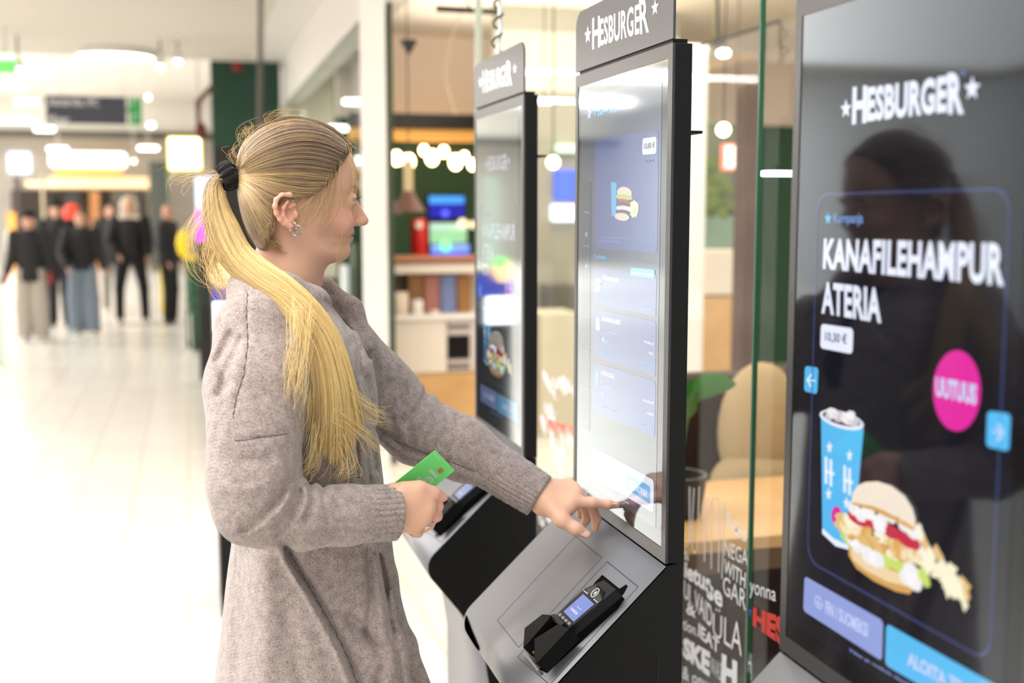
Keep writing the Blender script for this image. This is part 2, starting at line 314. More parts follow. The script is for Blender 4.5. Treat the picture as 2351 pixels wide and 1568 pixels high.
B.text('section_title', CY, 1, 'Tuotteesi', SQ(S1, 143, 1304, 210, 1312, 210, 1334, 143, 1326), .03)
B.rr('option_card', CARD, 1, SQ(S2, 144, 28, 468, 70, 462, 284, 140, 216), .08); B.rr('option_card', CARD, 1, SQ(S2, 140, 244, 464, 310, 460, 596, 138, 486), .08); B.rr('option_card', CARD, 1, SQ(S2, 138, 516, 462, 618, 456, 904, 136, 764), .08)
B.rr('change_button', CY, 3, SQ(S2, 334, 30, 458, 44, 457, 90, 333, 74), .2); B.text('button_text', W_, 4, 'Lisää tähän tuotteen', SQ(S2, 338, 50, 452, 63, 452, 76, 338, 62), .03)
B.text('card_title', W_, 2, 'MEGAHAMPURILAINEN', SQ(S2, 190, 72, 274, 90, 274, 110, 190, 94), .05); B.text('card_title', W_, 2, 'RANSKALAISET', SQ(S2, 187, 283, 283, 303, 283, 327, 187, 306), .05); B.text('card_title', W_, 2, 'COCA-COLA', SQ(S2, 184, 560, 250, 582, 250, 604, 184, 582), .05)
B.blob('burger_picture', BUNT, 2, *S2(167, 100), 7, 6); B.blob('burger_picture', COLA, 3, *S2(167, 118), 7, 3); B.blob('burger_picture', CRM, 4, *S2(167, 126), 7, 3); B.blob('burger_picture', BUNT, 4, *S2(167, 144), 7, 5)
B.poly('fries_picture', W_, 2, [S2(156, 295), S2(164, 282), S2(172, 296), S2(174, 356), S2(154, 350)]); B.poly('cup_picture', CY, 2, [S2(152, 564), S2(169, 570), S2(166, 640), S2(154, 634)])
for (x, y, w) in ((204, 350, 64), (204, 402, 20), (204, 630, 38), (204, 682, 18)): B.text('card_text', LV, 2, 'Tavallinen' if w > 30 else 'Iso', SQ(S2, x, y, x+w, y+w*.28, x+w, y+w*.28+13, x, y+13), .04)
for (x, y) in ((194, 354), (190, 632)): B.ring('radio_button', LV, 2, SQ(S2, x-7, y-14, x+7, y-11, x+7, y+16, x-7, y+13), .5, .1)
for (x, y) in ((193, 402), (190, 682)): B.blob('radio_button', CY, 2, *S2(x, y), 3.2, 6.5)
for (x, y, w) in ((195, 185, 26), (192, 465, 32), (240, 480, 28), (190, 742, 32), (238, 760, 26)): B.text('card_link', CY, 2, 'Muokkaa', SQ(S2, x, y, x+w, y+w*.3, x+w, y+w*.3+10, x, y+10), .03)
for (x, y) in ((400, 404), (426, 462), (396, 706), (418, 772)): B.text('card_price', W_, 2, '+0,50 €', SQ(S2, x, y, 452, y+(452-x)*.3, 452, y+(452-x)*.3+18, x, y+16), .03)
for (x, y) in ((407, 232), (402, 538), (398, 840)):
    B.ring('info_icon', CY, 2, SQ(S2, x-6, y-16, x+6, y-13, x+6, y+15, x-6, y+12), .5, .1); B.text('card_link', CY, 2, 'Tuotetiedot', SQ(S2, x+10, y-6, x+48, y+4, x+48, y+18, x+10, y+6), .03)
B.poly('side_menu', glow('side menu tint', (56, 60, 86), .9), 1, [S1(82, 940), S1(128, 936), S2(122, 874), S2(78, 850)])
for i, (x, y) in enumerate([(107, 435), (106, 605)]): (B.ring if i == 0 else B.star)('menu_icon', CY, 2, SQ(S2, x-11, y-600, x+11, y-600, x+11, y-560, x-11, y-562))
for i, (f, x, y) in enumerate([(S1, 107, 1030), (S1, 106, 1205), (S1, 104, 1375), (S2, 102, 225), (S2, 100, 400), (S2, 97, 595), (S2, 94, 760)]):
    (B.star if i == 1 else B.ring)('menu_icon', CY, 2, SQ(f, x-10, y-22, x+10, y-20, x+10, y+22, x-10, y+18)); B.text('menu_text', LV, 2, ['Alku', 'Kampanjat', 'Ateriat', 'Burgerit', 'Lisät', 'Juomat', 'Muut'][i], SQ(f, x-16, y+52, x+16, y+58, x+16, y+70, x-16, y+64), .04)
B.rr('basket_bar', W_, 1, SQ(S2, 134, 952, 452, 1126, 450, 1294, 131, 1100), .16)
B.text('basket_price', LV, 2, '10,80 €', SQ(S2, 145, 1012, 188, 1037, 188, 1070, 145, 1046), .03); B.text('basket_text', LV, 2, '1', SQ(S2, 241, 1072, 250, 1076, 250, 1106, 241, 1102), .03); B.text('basket_text', LV, 2, '+', SQ(S2, 272, 1100, 286, 1106, 286, 1122, 272, 1116), .03)
B.rr('add_button', CY, 2, SQ(S2, 308, 1085, 435, 1158, 434, 1248, 307, 1168), .2); B.text('button_text', W_, 3, 'LISÄÄ KORIIN', SQ(S2, 322, 1116, 417, 1172, 417, 1216, 322, 1158), .05)
B.text('small_print', W_, 1, 'Tuotteiden hintoja ja tarjouksia tästä', SQ(S2, 183, 1155, 325, 1244, 325, 1252, 183, 1163), .02)

SL_A = np.array([.676, 0, 1.068]); SL_B = np.array([.478, 0, .879]); SL_D = (SL_A-SL_B)/np.linalg.norm(SL_A-SL_B); SL_N = np.array([-SL_D[2], 0, SL_D[0]])
def onslope(u, v, h=0.):
    d = ray(u, v); o = O0-(SL_B+SL_N*h); return O0-d*(o@SL_N)/(d@SL_N)
def nose_profile(off=0.0):
    P = [(.676, 1.068), (.478, .879)]
    for k in range(1, 9):
        a = math.radians(135+k*(225-133)/8); P.append((.508+.043*math.cos(a), .8485+.043*math.sin(a)))
    P += [(.54, .738), (.585, .66), (.60, .56), (.60, .03)]
    return P
def kiosk(dy, page, label, brackets=True):
    t = thing('self_service_kiosk', (.64, (KY0+KY1)/2, 0), label, 'kiosk')
    y0, y1 = KY0, KY1
    # screen housing: side shell, front frame, glass, display
    g = G(); g.bbox(X0+.002, X0+.030, y0, y1, 1.072, 1.839, .0015, 2); h = g.mk('screen_housing', M_side, t)
    a = [(y0, 1.072), (y1, 1.072), (y1, 1.839), (y0, 1.839)]; b = [(y0+.0165, 1.0925), (y1-.0145, 1.0925), (y1-.0145, 1.8185), (y0+.0165, 1.8185)]
    g = G(); V = [(X0-.001, *p) for p in a]+[(X0-.001, *p) for p in b]+[(X0+.003, *p) for p in a]+[(X0+.001, *p) for p in b]
    g.add(V, [(i, (i+1) % 4, 4+(i+1) % 4, 4+i) for i in range(4)]+[(i, 8+i, 8+(i+1) % 4, (i+1) % 4) for i in range(4)]+[(4+i, 4+(i+1) % 4, 12+(i+1) % 4, 12+i) for i in range(4)])
    g.mk('screen_frame', M_frame, t)
    gl = G().box(X0, X0+.002, y0+.0165, y1-.0145, 1.0925, 1.8185).mk('screen_glass', M_glass, t)
    g = G(); g.add([(X0-.0003, y0+.040, 1.116), (X0-.0003, y1-.030, 1.116), (X0-.0003, y1-.030, 1.797), (X0-.0003, y0+.040, 1.797)], [(0, 1, 2, 3)])
    d = g.mk('display', page.bg, t)
    for (nm, mn, ly, _), (V, F) in page.it.items():
        V = np.array(V); V[:, 1] = np.clip(V[:, 1], y0+.041, y1-.031); V[:, 2] = np.clip(V[:, 2], 1.117, 1.797)
        mk(nm, V, F, bpy.data.materials[mn], d)
    # header plate with rounded top corners
    P = [(y0, 1.845), (y1, 1.845)]
    for cy, a0 in ((y1-.03, 0), (y0+.026, 90)):
        r = .03 if a0 == 0 else .026
        for k in range(7): an = math.radians(a0+15*k); P.append((cy+r*math.cos(an), 1.948-r+r*math.sin(an)))
    g = G().prism([(X0-.001, *p) for p in P], (.004, 0, 0)); hd = g.mk('header_panel', mat('shaded header coat', (56, 56, 60), rough=.36, spec=.7), t)  # front sheet's coat again, its weaker light painted in as a darker grey
    G().box(X0+.003, X0+.026, y0+.01, y1-.01, 1.838, 1.846).mk('header_bracket', M_side, t)
    lg = [('H', Q(1360, 42, 1377, 36, 1377, 108, 1360, 114)), ('ESBURGE', Q(1377, 44, 1468, 8, 1468, 78, 1377, 106)), ('R', Q(1467, -2, 1488, -10, 1490, 74, 1470, 79))]
    V = []; F = []
    for s_, q in lg:
        UV, ff = text_geo(s_, .022, 1.04); n = len(V); V += list(quadmap(UV, [atx(*p, X0-.0014) for p in q])); F += [tuple(i+n for i in f) for f in ff]
    for q in (Q(1342, 62, 1357, 57, 1357, 99, 1342, 104), Q(1495, 2, 1513, -6, 1512, 34, 1495, 40)):
        UV = np.vstack([star_uv(), [[.5, .5]]]); n = len(V); V += list(quadmap(UV, [atx(*p, X0-.0014) for p in q])); F += [(n+i, n+(i+1) % 10, n+10) for i in range(10)]
    V = np.array(V); V[:, 2] = V[:, 2]
    mk('logo', V, F, M_white, hd)
    # base: black body and the grey sheet folded over it
    P = nose_profile(); body = [(x+.003, z-.003) for x, z in P]+[(.705, .03), (.705, 1.068)]
    g = G().prism([(x, y0+.004, z) for x, z in body], (0, y1-y0-.008, 0)); g.mk('base_body', M_side, t)
    # side plates with a folded groove
    for yy in (y0, y1-.003):
        g = G().prism([(x+.001, yy, z) for x, z in P]+[(.7045, yy, .02), (.7045, yy, 1.0715)], (0, .003, 0)); g.mk('side_plate', M_side, t)
    G().box(.664, .667, y0-.0012, y0+.001, .05, .93).mk('side_groove', mat('black groove', (4, 4, 4), rough=.8), t)
    V = []; F = []
    for i, (x, z) in enumerate(P):
        for y in (y0, y1): V += [(x, y, z), (x+.002, y, z-.002)]
    for i in range(len(P)-1):
        k = 4*i; F += [(k, k+2, k+6, k+4), (k+1, k+5, k+7, k+3), (k, k+4, k+5, k+1), (k+2, k+3, k+7, k+6)]
    F += [(0, 1, 3, 2)]; n = 4*(len(P)-1); F.append((n, n+2, n+3, n+1))
    mk('front_sheet', V, F, M_front, t, True)
    o = t.children[-1]; bm = bmesh.new(); bm.from_mesh(o.data)
    for e in bm.edges:
        if len(e.link_faces) == 2 and e.calc_face_angle(0) > .5: e.smooth = False
    bmesh.ops.recalc_face_normals(bm, faces=bm.faces); bm.to_mesh(o.data); bm.free()
    G().bbox(.52, .76, y0-.03, y1+.03, 0, .018, .004, 2).mk('foot_plate', M_side, t)
    G().box(.7065, .717, y0+.06, y1-.06, .018, 1.62).mk('rear_spine', M_side, t)
    # hatch outlines engraved in the slope, receipt opening, receipt print
    gm = mat('engraved seam', (22, 22, 24), rough=.6)
    for nm, pts in (('hatch_seam', [(1321, 1231), (1382, 1280), (1191, 1486), (1141.5, 1424)]), ('terminal_plate_seam', [(1394, 1289), (1465, 1347), (1262, 1572), (1188, 1508)])):
        C = [onslope(*p, .0004) for p in pts]; g = G()
        for i in range(4):
            a_, b_ = C[i], C[(i+1) % 4]; dd = (b_-a_)/np.linalg.norm(b_-a_); s_ = np.cross(dd, SL_N)*.00055; g.quad(a_-s_, b_-s_, b_+s_, a_+s_)
        g.mk(nm, gm, t)
    V = []; F = []; ys_ = np.linspace(1.900, 2.008, 9)
    for i, yy in enumerate(ys_):
        q_ = i/8; top = 182-26*q_**1.0; bot = 196+8*math.sin(q_*3.1)
        for j in range(8):
            an = math.radians(top+(bot-top)*j/7); V.append((.508+.0442*math.cos(an), yy, .8485+.0442*math.sin(an)))
    F = [(i*8+j, (i+1)*8+j, (i+1)*8+j+1, i*8+j+1) for i in range(8) for j in range(7)]
    mk('receipt_opening', V, F, mat('receipt opening black', (2, 2, 2), rough=.9, spec=0), t)
    UV, F = text_geo('KUITTI', .03); g = G(); A0 = np.array([.4985, 1.985, .7905]); dn = np.array([.614, 0, -.788]); dn /= np.linalg.norm(dn)
    V = [A0+np.array([-.0012, 0, -.001])+np.array([0, -.06, 0])*u+dn*.018*(1-v) for u, v in UV]; g.add(V, F); g.mk('receipt_label', M_white, t)
    if brackets:
        G().box(.7065, .728, y0+.01, y1-.02, 1.712, 1.716).mk('rear_shelf', M_side, t)
    # payment terminal
    tm = G(); 
    def slab(pts, h0, h1, g): g.prism([onslope(u, v, h1)-SL_N*(h1-h0) for u, v in pts], SL_N*(h1-h0)); return g
    def C3(x, y): return (1040+x/4.041, 1180+y/4.041)
    rec = [C3(*p) for p in ((1385, 563), (1545, 692), (1608, 652), (1620, 670), (1585, 735), (1245, 1130), (870, 1475), (800, 1440), (1060, 1060), (1310, 640))]
    slab(rec, 0, .0006, G()).mk('terminal_recess', mat('recess black', (3, 3, 4), rough=.8, spec=.05), t)
    bodyp = [C3(*p) for p in ((1345, 640), (1510, 705), (1440, 800), (1080, 1120), (770, 1385), (700, 1290), (975, 1010))]
    pt = slab(bodyp, .0008, .022, G()).mk('payment_terminal', M_blackp, t)
    face = [C3(*p) for p in ((957, 935), (1210, 700), (1325, 645), (1400, 612), (1510, 700), (1390, 800), (1080, 1060))]
    slab(face, .018, .034, G()).mk('terminal_head', M_darkp, pt)
    slab([C3(*p) for p in ((1235, 700), (1335, 655), (1410, 720), (1375, 805), (1340, 832))], .034, .0348, G()).mk('contactless_window', M_glass, pt)
    slab([C3(*p) for p in ((1025, 905), (1208, 742), (1308, 835), (1118, 998))], .034, .0346, G()).mk('terminal_screen', glow('terminal screen', (110, 135, 215), 1.0), pt)
    def ttext(nm, s_, q, m, h=.0350, bold=.02):
        UV, ff = text_geo(s_, bold); mk(nm, quadmap(UV, [onslope(*C3(*p), h) for p in q]), ff, m, pt)
    tw = glow('terminal white', (232, 236, 250), 1.0)
    ttext('terminal_text', 'nets', [(1107, 862), (1165, 912), (1145, 938), (1088, 886)], tw, .0350); ttext('terminal_text', 'tervetuloa', [(1155, 850), (1196, 885), (1188, 894), (1147, 858)], tw)
    ttext('terminal_brand', 'ingenico', [(1310, 783), (1350, 818), (1338, 830), (1298, 794)], M_white, .0352); ttext('terminal_brand', 'Lane/3000', [(1215, 700), (1255, 735), (1247, 746), (1208, 712)], M_white, .0345)
    c = onslope(*C3(1318, 730), .0352); e1 = (onslope(*C3(1350, 757), .0352)-c); e1 /= np.linalg.norm(e1); e2 = np.cross(SL_N, e1); g = G()
    g.tube([c+(e1*math.cos(a_)+e2*math.sin(a_))*.0080 for a_ in np.linspace(0, 6.283, 25)], .0006, 5)
    for r_ in (.0018, .0034, .0050): g.tube([c-e1*.002+(e1*math.cos(a_)+e2*math.sin(a_))*r_ for a_ in np.linspace(-.8, .8, 7)], .0005, 5)
    g.mk('contactless_symbol', M_white, pt)
    for i, (x, y) in enumerate(((992, 935), (1020, 962), (1047, 988), (1077, 1014))):
        slab([C3(x-19, y-2), C3(x+2, y-20), C3(x+19, y-2), C3(x-3, y+18)], .034, .0362, G()).mk('function_key', mat('grey key', (120, 120, 122), rough=.4), pt)
    # keypad hood: left wall, right wall, keypad floor
    slab([C3(*p) for p in ((652, 1240), (665, 1058), (828, 930), (905, 938), (880, 985), (700, 1190))], .020, .046, G()).mk('keypad_hood', M_blackp, pt)
    slab([C3(*p) for p in ((755, 1160), (975, 1022), (1080, 1062), (776, 1385), (757, 1300))], .020, .044, G()).mk('keypad_hood', M_blackp, pt)
    slab([C3(*p) for p in ((905, 938), (945, 925), (1030, 1010), (1010, 1030), (975, 1022), (890, 960))], .020, .040, G()).mk('keypad_hood', M_darkp, pt)
    slab([C3(*p) for p in ((655, 1240), (700, 1190), (905, 985), (975, 1022), (760, 1160), (757, 1300), (770, 1380))], .020, .026, G()).mk('keypad_floor', M_darkp, pt)
    ttext('key_print', 'E', [(712, 1222), (732, 1240), (722, 1256), (703, 1238)], glow('red key print', (215, 20, 30), .6), .0300); ttext('key_print', 'S', [(742, 1264), (756, 1278), (748, 1298), (735, 1284)], glow('yellow key print', (225, 210, 10), .7), .0300)
    slab([C3(*p) for p in ((652, 1275), (690, 1300), (800, 1445), (780, 1455), (648, 1295))], .006, .012, G()).mk('card_slot_lip', mat('grey lip', (110, 110, 112), rough=.3), pt)
    t.location.y += dy
    return t
kiosk(FAR, A, 'far dark kiosk with a rounded header, showing the campaign page, behind the outstretched arm')
kiosk(0, B, 'middle dark kiosk whose touch screen shows the mega meal order page, touched by the woman')
kiosk(NEAR, A, 'nearest dark kiosk at the right edge showing the chicken burger meal with a pink badge')
# ---------------------------------------------------------------- room shell
def tile_mat():
    m = mat('floor tiles', (226, 221, 212), rough=.22, spec=.5); nt = m.node_tree; b = nt.nodes['Principled BSDF']
    tc = nt.nodes.new('ShaderNodeTexCoord'); mp = nt.nodes.new('ShaderNodeMapping'); mp.inputs['Location'].default_value = (.045, .05, 0)
    br = nt.nodes.new('ShaderNodeTexBrick'); br.offset = 0; br.inputs['Scale'].default_value = 1; br.inputs['Brick Width'].default_value = .3; br.inputs['Row Height'].default_value = .3
    br.inputs['Mortar Size'].default_value = .0035; br.inputs['Mortar Smooth'].default_value = .4; br.inputs['Bias'].default_value = 0
    br.inputs['Color1'].default_value = (*lin((236, 233, 227)), 1); br.inputs['Color2'].default_value = (*lin((231, 228, 221)), 1); br.inputs['Mortar'].default_value = (*lin((186, 178, 164)), 1)
    nt.links.new(tc.outputs['Object'], mp.inputs[0]); nt.links.new(mp.outputs[0], br.inputs['Vector']); nt.links.new(br.outputs['Color'], b.inputs['Base Color']); return m
def slat_mat():
    m = mat('ceiling slats', (215, 208, 198), rough=.7); nt = m.node_tree; b = nt.nodes['Principled BSDF']
    tc = nt.nodes.new('ShaderNodeTexCoord'); w = nt.nodes.new('ShaderNodeTexWave'); w.bands_direction = 'Y'; w.inputs['Scale'].default_value = 1.6
    nt.links.new(tc.outputs['Object'], w.inputs['Vector']); r = nt.nodes.new('ShaderNodeValToRGB'); r.color_ramp.elements[0].position = .0; r.color_ramp.elements[1].position = .22
    r.color_ramp.elements[0].color = (*lin((178, 169, 158)), 1); r.color_ramp.elements[1].color = (*lin((224, 217, 208)), 1)
    nt.links.new(w.outputs['Fac'], r.inputs['Fac']); nt.links.new(r.outputs['Color'], b.inputs['Base Color']); return m
M_wallw = mat('white wall', (236, 231, 222), rough=.7); M_ceil = mat('white ceiling', (238, 232, 222), rough=.8)
M_trim = mat('white trim', (232, 229, 224), rough=.5); M_green = mat('dark green wall', (30, 66, 52), rough=.7); M_dkg = mat('restaurant green wall', (60, 100, 78), rough=.7)
M_wood = mat('light oak', (214, 172, 116), rough=.5, var=(3, (196, 150, 96), 6)); M_brown = mat('dark brown', (70, 44, 32), rough=.6); M_dark = mat('dark metal', (38, 34, 33), rough=.5)
M_cream = mat('cream laminate', (226, 216, 202), rough=.5); M_pink = mat('pale pink plaster', (246, 230, 218), rough=.8)
M_lamp = mat('lamp white', (255, 250, 242), rough=.5, emit=5, ecol=(255, 250, 240)); M_bulb = mat('warm bulb', (255, 225, 160), rough=.4, emit=12, ecol=(255, 222, 165))
struct('floor', G().box(-14, 8, -3, 39, -.1, 0), tile_mat())
struct('ceiling', G().box(-9, .74, 3.2, 13.9, 3.3, 3.4), slat_mat())
struct('trim_1', G().box(.74, 1.1, 3.2, 14.6, 3.3, 3.4), M_trim)
struct('ceiling', G().box(-14, 8, 13.9, 39, 4.62, 4.7), M_ceil)
struct('trim_2', G().box(-9, 8, 13.86, 13.9, 3.4, 4.62), M_ceil)
struct('wall_left', G().box(-12.1, -12, 13, 39, 0, 4.7), mat('left wall white', (236, 237, 240), rough=.7))
struct('wall_left_front', G().box(-9.1, -8.9, -3, 12, 0, 3.3), mat('left dark shopfront', (50, 48, 52), rough=.7))
struct('trim_3', G().box(1.1, 1.32, 7.05, 14.6, 2.86, 3.3).box(1.095, 1.11, 7.05, 14.6, 2.825, 2.86), M_trim)
struct('wall_back', G().box(-14, 8, 38, 38.1, 0, 4.7), mat('back wall cream', (206, 200, 190), rough=.8))
struct('trim_4', G().box(-14, 3, 35.6, 35.8, 3.85, 4.62), mat('upper fascia', (240, 236, 226), rough=.7))
struct('trim_5', G().box(-14, 3, 35.45, 35.6, 3.64, 3.85), mat('dark beam', (88, 84, 74), rough=.6))
# thin clear glass: mostly see-through with a soft mirror on it
def glass_mat():
    m = bpy.data.materials.new('clear glass pane'); m.use_nodes = True; nt = m.node_tree; nt.nodes.clear()
    o = nt.nodes.new('ShaderNodeOutputMaterial'); mx = nt.nodes.new('ShaderNodeMixShader'); t = nt.nodes.new('ShaderNodeBsdfTransparent'); gl = nt.nodes.new('ShaderNodeBsdfGlossy'); lw = nt.nodes.new('ShaderNodeLayerWeight'); pw = nt.nodes.new('ShaderNodeMath'); fr = nt.nodes.new('ShaderNodeMath'); lw.inputs[0].default_value = .5; pw.operation = 'POWER'; pw.inputs[1].default_value = 5; fr.operation = 'MULTIPLY_ADD'; fr.inputs[1].default_value = .22; fr.inputs[2].default_value = .008; nt.links.new(lw.outputs['Facing'], pw.inputs[0]); nt.links.new(pw.outputs[0], fr.inputs[0])
    t.inputs[0].default_value = (.97, .985, .975, 1); gl.inputs['Roughness'].default_value = .01
    nt.links.new(fr.outputs[0], mx.inputs[0]); nt.links.new(t.outputs[0], mx.inputs[1]); nt.links.new(gl.outputs[0], mx.inputs[2]); nt.links.new(mx.outputs[0], o.inputs[0]); return m
M_pane = glass_mat(); M_gedge = mat('green glass edge', (6, 84, 52), rough=.2)
for i, (a, b) in enumerate(((.2, 2.125), (2.133, 4.48))):
    struct('window_%d' % (i+1), G().box(1.1, 1.1015, a, b, .02, 3.2), M_pane)
struct('trim_6', G().box(1.094, 1.104, 2.126, 2.132, .02, 3.2), M_gedge)
struct('trim_7', G().box(1.092, 1.116, 4.48, 4.50, .02, 3.2), mat('pale green edge', (190, 196, 182), rough=.3))
struct('trim_8', G().box(aty(838, 500, 7.05)[0], aty(889, 500, 7.05)[0], 7.05, 7.17, 0, 3.3), mat('white column', (240, 238, 234), rough=.6))
struct('window_3', G().box(1.1, 1.1015, 7.2, 14.4, .05, 2.83), M_pane)
struct('trim_9', G().box(1.10, 1.14, 14.4, 14.6, 0, 3.3), M_trim)
# green wall by the corridor with a dark door recess
c = aty(483, 155, 13.95); d = aty(640, 155, 13.95)
struct('wall_far', G().box(c[0], 1.06, 13.95, 14.1, 2.32, 3.3), M_green)
struct('trim_10', G().box(c[0], 1.06, 13.97, 14.1, 0, 2.32), M_dark)
tag(G().lathe([(.03, 0), (.05, .01), (.055, .05), (.03, .09)], aty(545, 163, 13.85), 12).mk('alarm_bell', mat('red alarm', (150, 22, 22), rough=.4), smooth=True), 'small red alarm at the top of the dark green wall', 'alarm')
# round lamps
def round_lamp(u, v, z, r, lab, wpx=None):
    p = atz(u, v, z-.05); t = thing('round_ceiling_lamp', (p[0], p[1], z), lab, 'lamp')
    G().lathe([(r*.96, 0), (r, -.02), (r, -.07), (r*.97, -.075), (r*.97, -.01)], (p[0], p[1], z), 40).mk('lamp_rim', M_trim, t, True)
    G().lathe([(.001, -.055), (r*.97, -.055), (r*.97, -.06), (.001, -.06)], (p[0], p[1], z), 40).mk('lamp_diffuser', M_lamp, t); return t
round_lamp(265, 127, 3.3, .41, 'large round white ceiling lamp above the hanging direction sign')
p = atz(1300, 118, 3.1)
def bar(name, a, b, w, h, m, lab, cat, grp=None):
    a = np.array(a); b = np.array(b); o = G().box(min(a[0], b[0])-w/2, max(a[0], b[0])+w/2, min(a[1], b[1])-w/2, max(a[1], b[1])+w/2, a[2], a[2]+h).mk(name, m); return tag(o, lab, cat, grp)
far = [(-10, 72, 196), (20, 103, 232), (-20, 102, 273), (64, 140, 293), (324, 356, 220), (326, 368, 284), (305, 376, 336), (97, 168, 338), (295, 320, 366)]
labs = ['topmost strip lamp at the left picture edge', 'strip lamp just left of the hanging sign, upper one', 'strip lamp beside the lower row of the hanging sign', 'strip lamp under the lower left corner of the hanging sign', 'short lamp right of the top of the hanging sign', 'short lamp right of the bottom of the hanging sign', 'wide strip lamp left of the yellow framed light box', 'blurred strip lamp over the far lit shop front', 'small lamp at the right end of the far lit shop front']
for (u0, u1, v), L in zip(far, labs):
    Y = 17.0+1.1*[f_[2] for f_ in far].index(v); a = aty(u0, v+8, Y); b = aty(u1, v+8, Y); b[2] = a[2]
    t = thing('strip_lamp', ((a[0]+b[0])/2, Y, a[2]), L, 'lamp', None); s = abs(b[0]-a[0]); x = (a[0]+b[0])/2
    k = max(.03, s/2-.10)
    G().bbox(x-k, x+k, Y-.04, Y+.04, a[2], a[2]+.07, .02).mk('lamp_diffuser', M_lamp, t)
    if a[2] < 4.5: G().tube([(x, Y, a[2]+.06), (x, Y, 4.62)], .008, 6).mk('hanging_rod', M_trim, t)
# more strip lamps of the hall, left of the picture, mirrored in the screens
for i in range(4):
    t = bar('hall_strip_lamp', (-3.2, 3.0+i*2.6, 3.1), (-3.2, 4.4+i*2.6, 3.1), .1, .06, mat('warm lamp', (255, 225, 180), emit=5, ecol=(255, 215, 165)), ['nearest', 'second nearest', 'third nearest', 'farthest'][i]+' of the warm strip lamps over the hall left of the view', 'lamp', 'warm strip lamps over the hall')
# hanging direction sign
Y = 15.5; M_sign = mat('sign slate', (66, 68, 84), rough=.5); M_sg = mat('sign green', (52, 150, 78), rough=.5, emit=.25, ecol=(52, 150, 78)); M_sw = mat('sign white', (225, 225, 228), rough=.5)
a = aty(104, 219, Y); b = aty(326, 287, Y); t = thing('hanging_direction_sign', ((a[0]+b[0])/2, Y, b[2]), 'long slate hanging sign with two rows of white writing and green pictogram end', 'sign')
xm = aty(290, 250, Y)[0]; zm = aty(200, 250, Y)[2]
G().bbox(a[0], xm, Y-.04, Y+.04, b[2], zm-.012, .006).mk('sign_panel', M_sign, t); G().bbox(a[0], xm, Y-.04, Y+.04, zm+.012, a[2], .006).mk('sign_panel', M_sign, t)
G().bbox(a[0]+.02, xm+.1, Y-.02, Y+.03, zm-.02, zm+.02, .004).mk('sign_rail', mat('sign rail grey', (120, 120, 128)), t); G().bbox(xm+.03, b[0], Y-.04, Y+.04, b[2], a[2], .006).mk('pictogram_panel', M_sg, t)
def flat(nm, s, q, m, parent, bold=.01): UV, F = text_geo(s, bold); return mk(nm, quadmap(UV, q), F, m, parent)
flat('sign_writing', 'Autotarvike, WC', [aty(*p, Y-.042) for p in ((110, 222), (226, 226), (226, 247), (110, 245))], M_sw, t, .02); flat('sign_writing', 'Mixer', [aty(*p, Y-.042) for p in ((110, 264), (160, 266), (160, 283), (110, 282))], M_sw, t, .02)
flat('pictogram', '↖', [aty(*p, Y-.042) for p in ((303, 225), (322, 225), (322, 245), (303, 245))], M_sw, t); flat('pictogram', '↖', [aty(*p, Y-.042) for p in ((303, 262), (322, 262), (322, 282), (303, 282))], M_sw, t)
for x in (a[0]+.2, b[0]-.2): G().tube([(x, Y, a[2]), (x, Y, 4.62)], .006, 6).mk('hanging_rod', M_trim, t)
# green emergency sign at the left edge, small spots
Y = 12; a = aty(-40, 122, Y); b = aty(38, 168, Y); t = thing('exit_sign', ((a[0]+b[0])/2, Y, b[2]), 'lit green and white exit sign hanging at the top left edge', 'sign')
G().bbox(a[0], b[0], Y-.03, Y+.03, b[2], a[2], .005).mk('sign_box', mat('exit green', (90, 200, 90), emit=1.2, ecol=(90, 205, 90)), t); G().box(a[0], b[0], Y-.034, Y-.03, (a[2]+b[2])/2+.03, a[2]-.01).mk('sign_white', mat('exit white', (235, 245, 235), emit=1, ecol=(225, 240, 228)), t); G().tube([(b[0]-.1, Y, a[2]), (b[0]-.1, Y, 3.3)], .02, 8).mk('hanging_rod', M_trim, t)
for (u, v, L) in ((42, 156, 'small round spot lamp beside the green exit sign'), (368, 150, 'first small spot lamp right of the large round lamp'), (408, 138, 'second small spot lamp right of the large round lamp')):
    p = aty(u, v, 12.5); t = thing('spot_lamp', tuple(p), L, 'lamp'); G().lathe([(.02, .1), (.045, .06), (.05, 0), (.03, -.01)], p, 12).mk('spot_head', M_trim, t, True); G().tube([p+[0, 0, .08], (p[0], p[1], 3.3)], .012, 6).mk('hanging_rod', mat('grey rod', (150, 148, 142)), t); G().ball(p+np.array([0, -.01, -.01]), .036).mk('lamp_lens', M_lamp, t, True)
# yellow framed light box
Y = 12.2; a = aty(384, 314, Y); b = aty(464, 392, Y); t = thing('light_box_sign', ((a[0]+b[0])/2, Y, b[2]), 'square white light box with a glowing yellow frame on the dark wall', 'sign')
G().bbox(a[0], b[0], Y-.04, Y+.04, b[2], a[2], .02).mk('light_box_frame', mat('yellow frame', (250, 225, 0), emit=1.6, ecol=(250, 230, 0)), t); G().bbox(a[0]+.018, b[0]-.018, Y-.046, Y-.03, b[2]+.018, a[2]-.018, .01).mk('light_box_face', M_lamp, t)
G().tube([(b[0]-.02, Y, a[2]-.02), (b[0]-.02, Y, a[2]+.35), (b[0]+.12, Y+.05, a[2]+.5)], .03, 8).mk('sign_arm', mat('rust red bracket', (112, 58, 44)), t, True); G().tube([(b[0]-.02, Y, a[2]+.3), (b[0]-.02, Y, 3.3)], .012, 6).mk('hanging_rod', M_trim, t); G().ball((b[0]-.0, Y-.02, a[2]+.06), (.06, .05, .09)).mk('bracket_joint', mat('dark red joint', (100, 38, 34)), t, True)
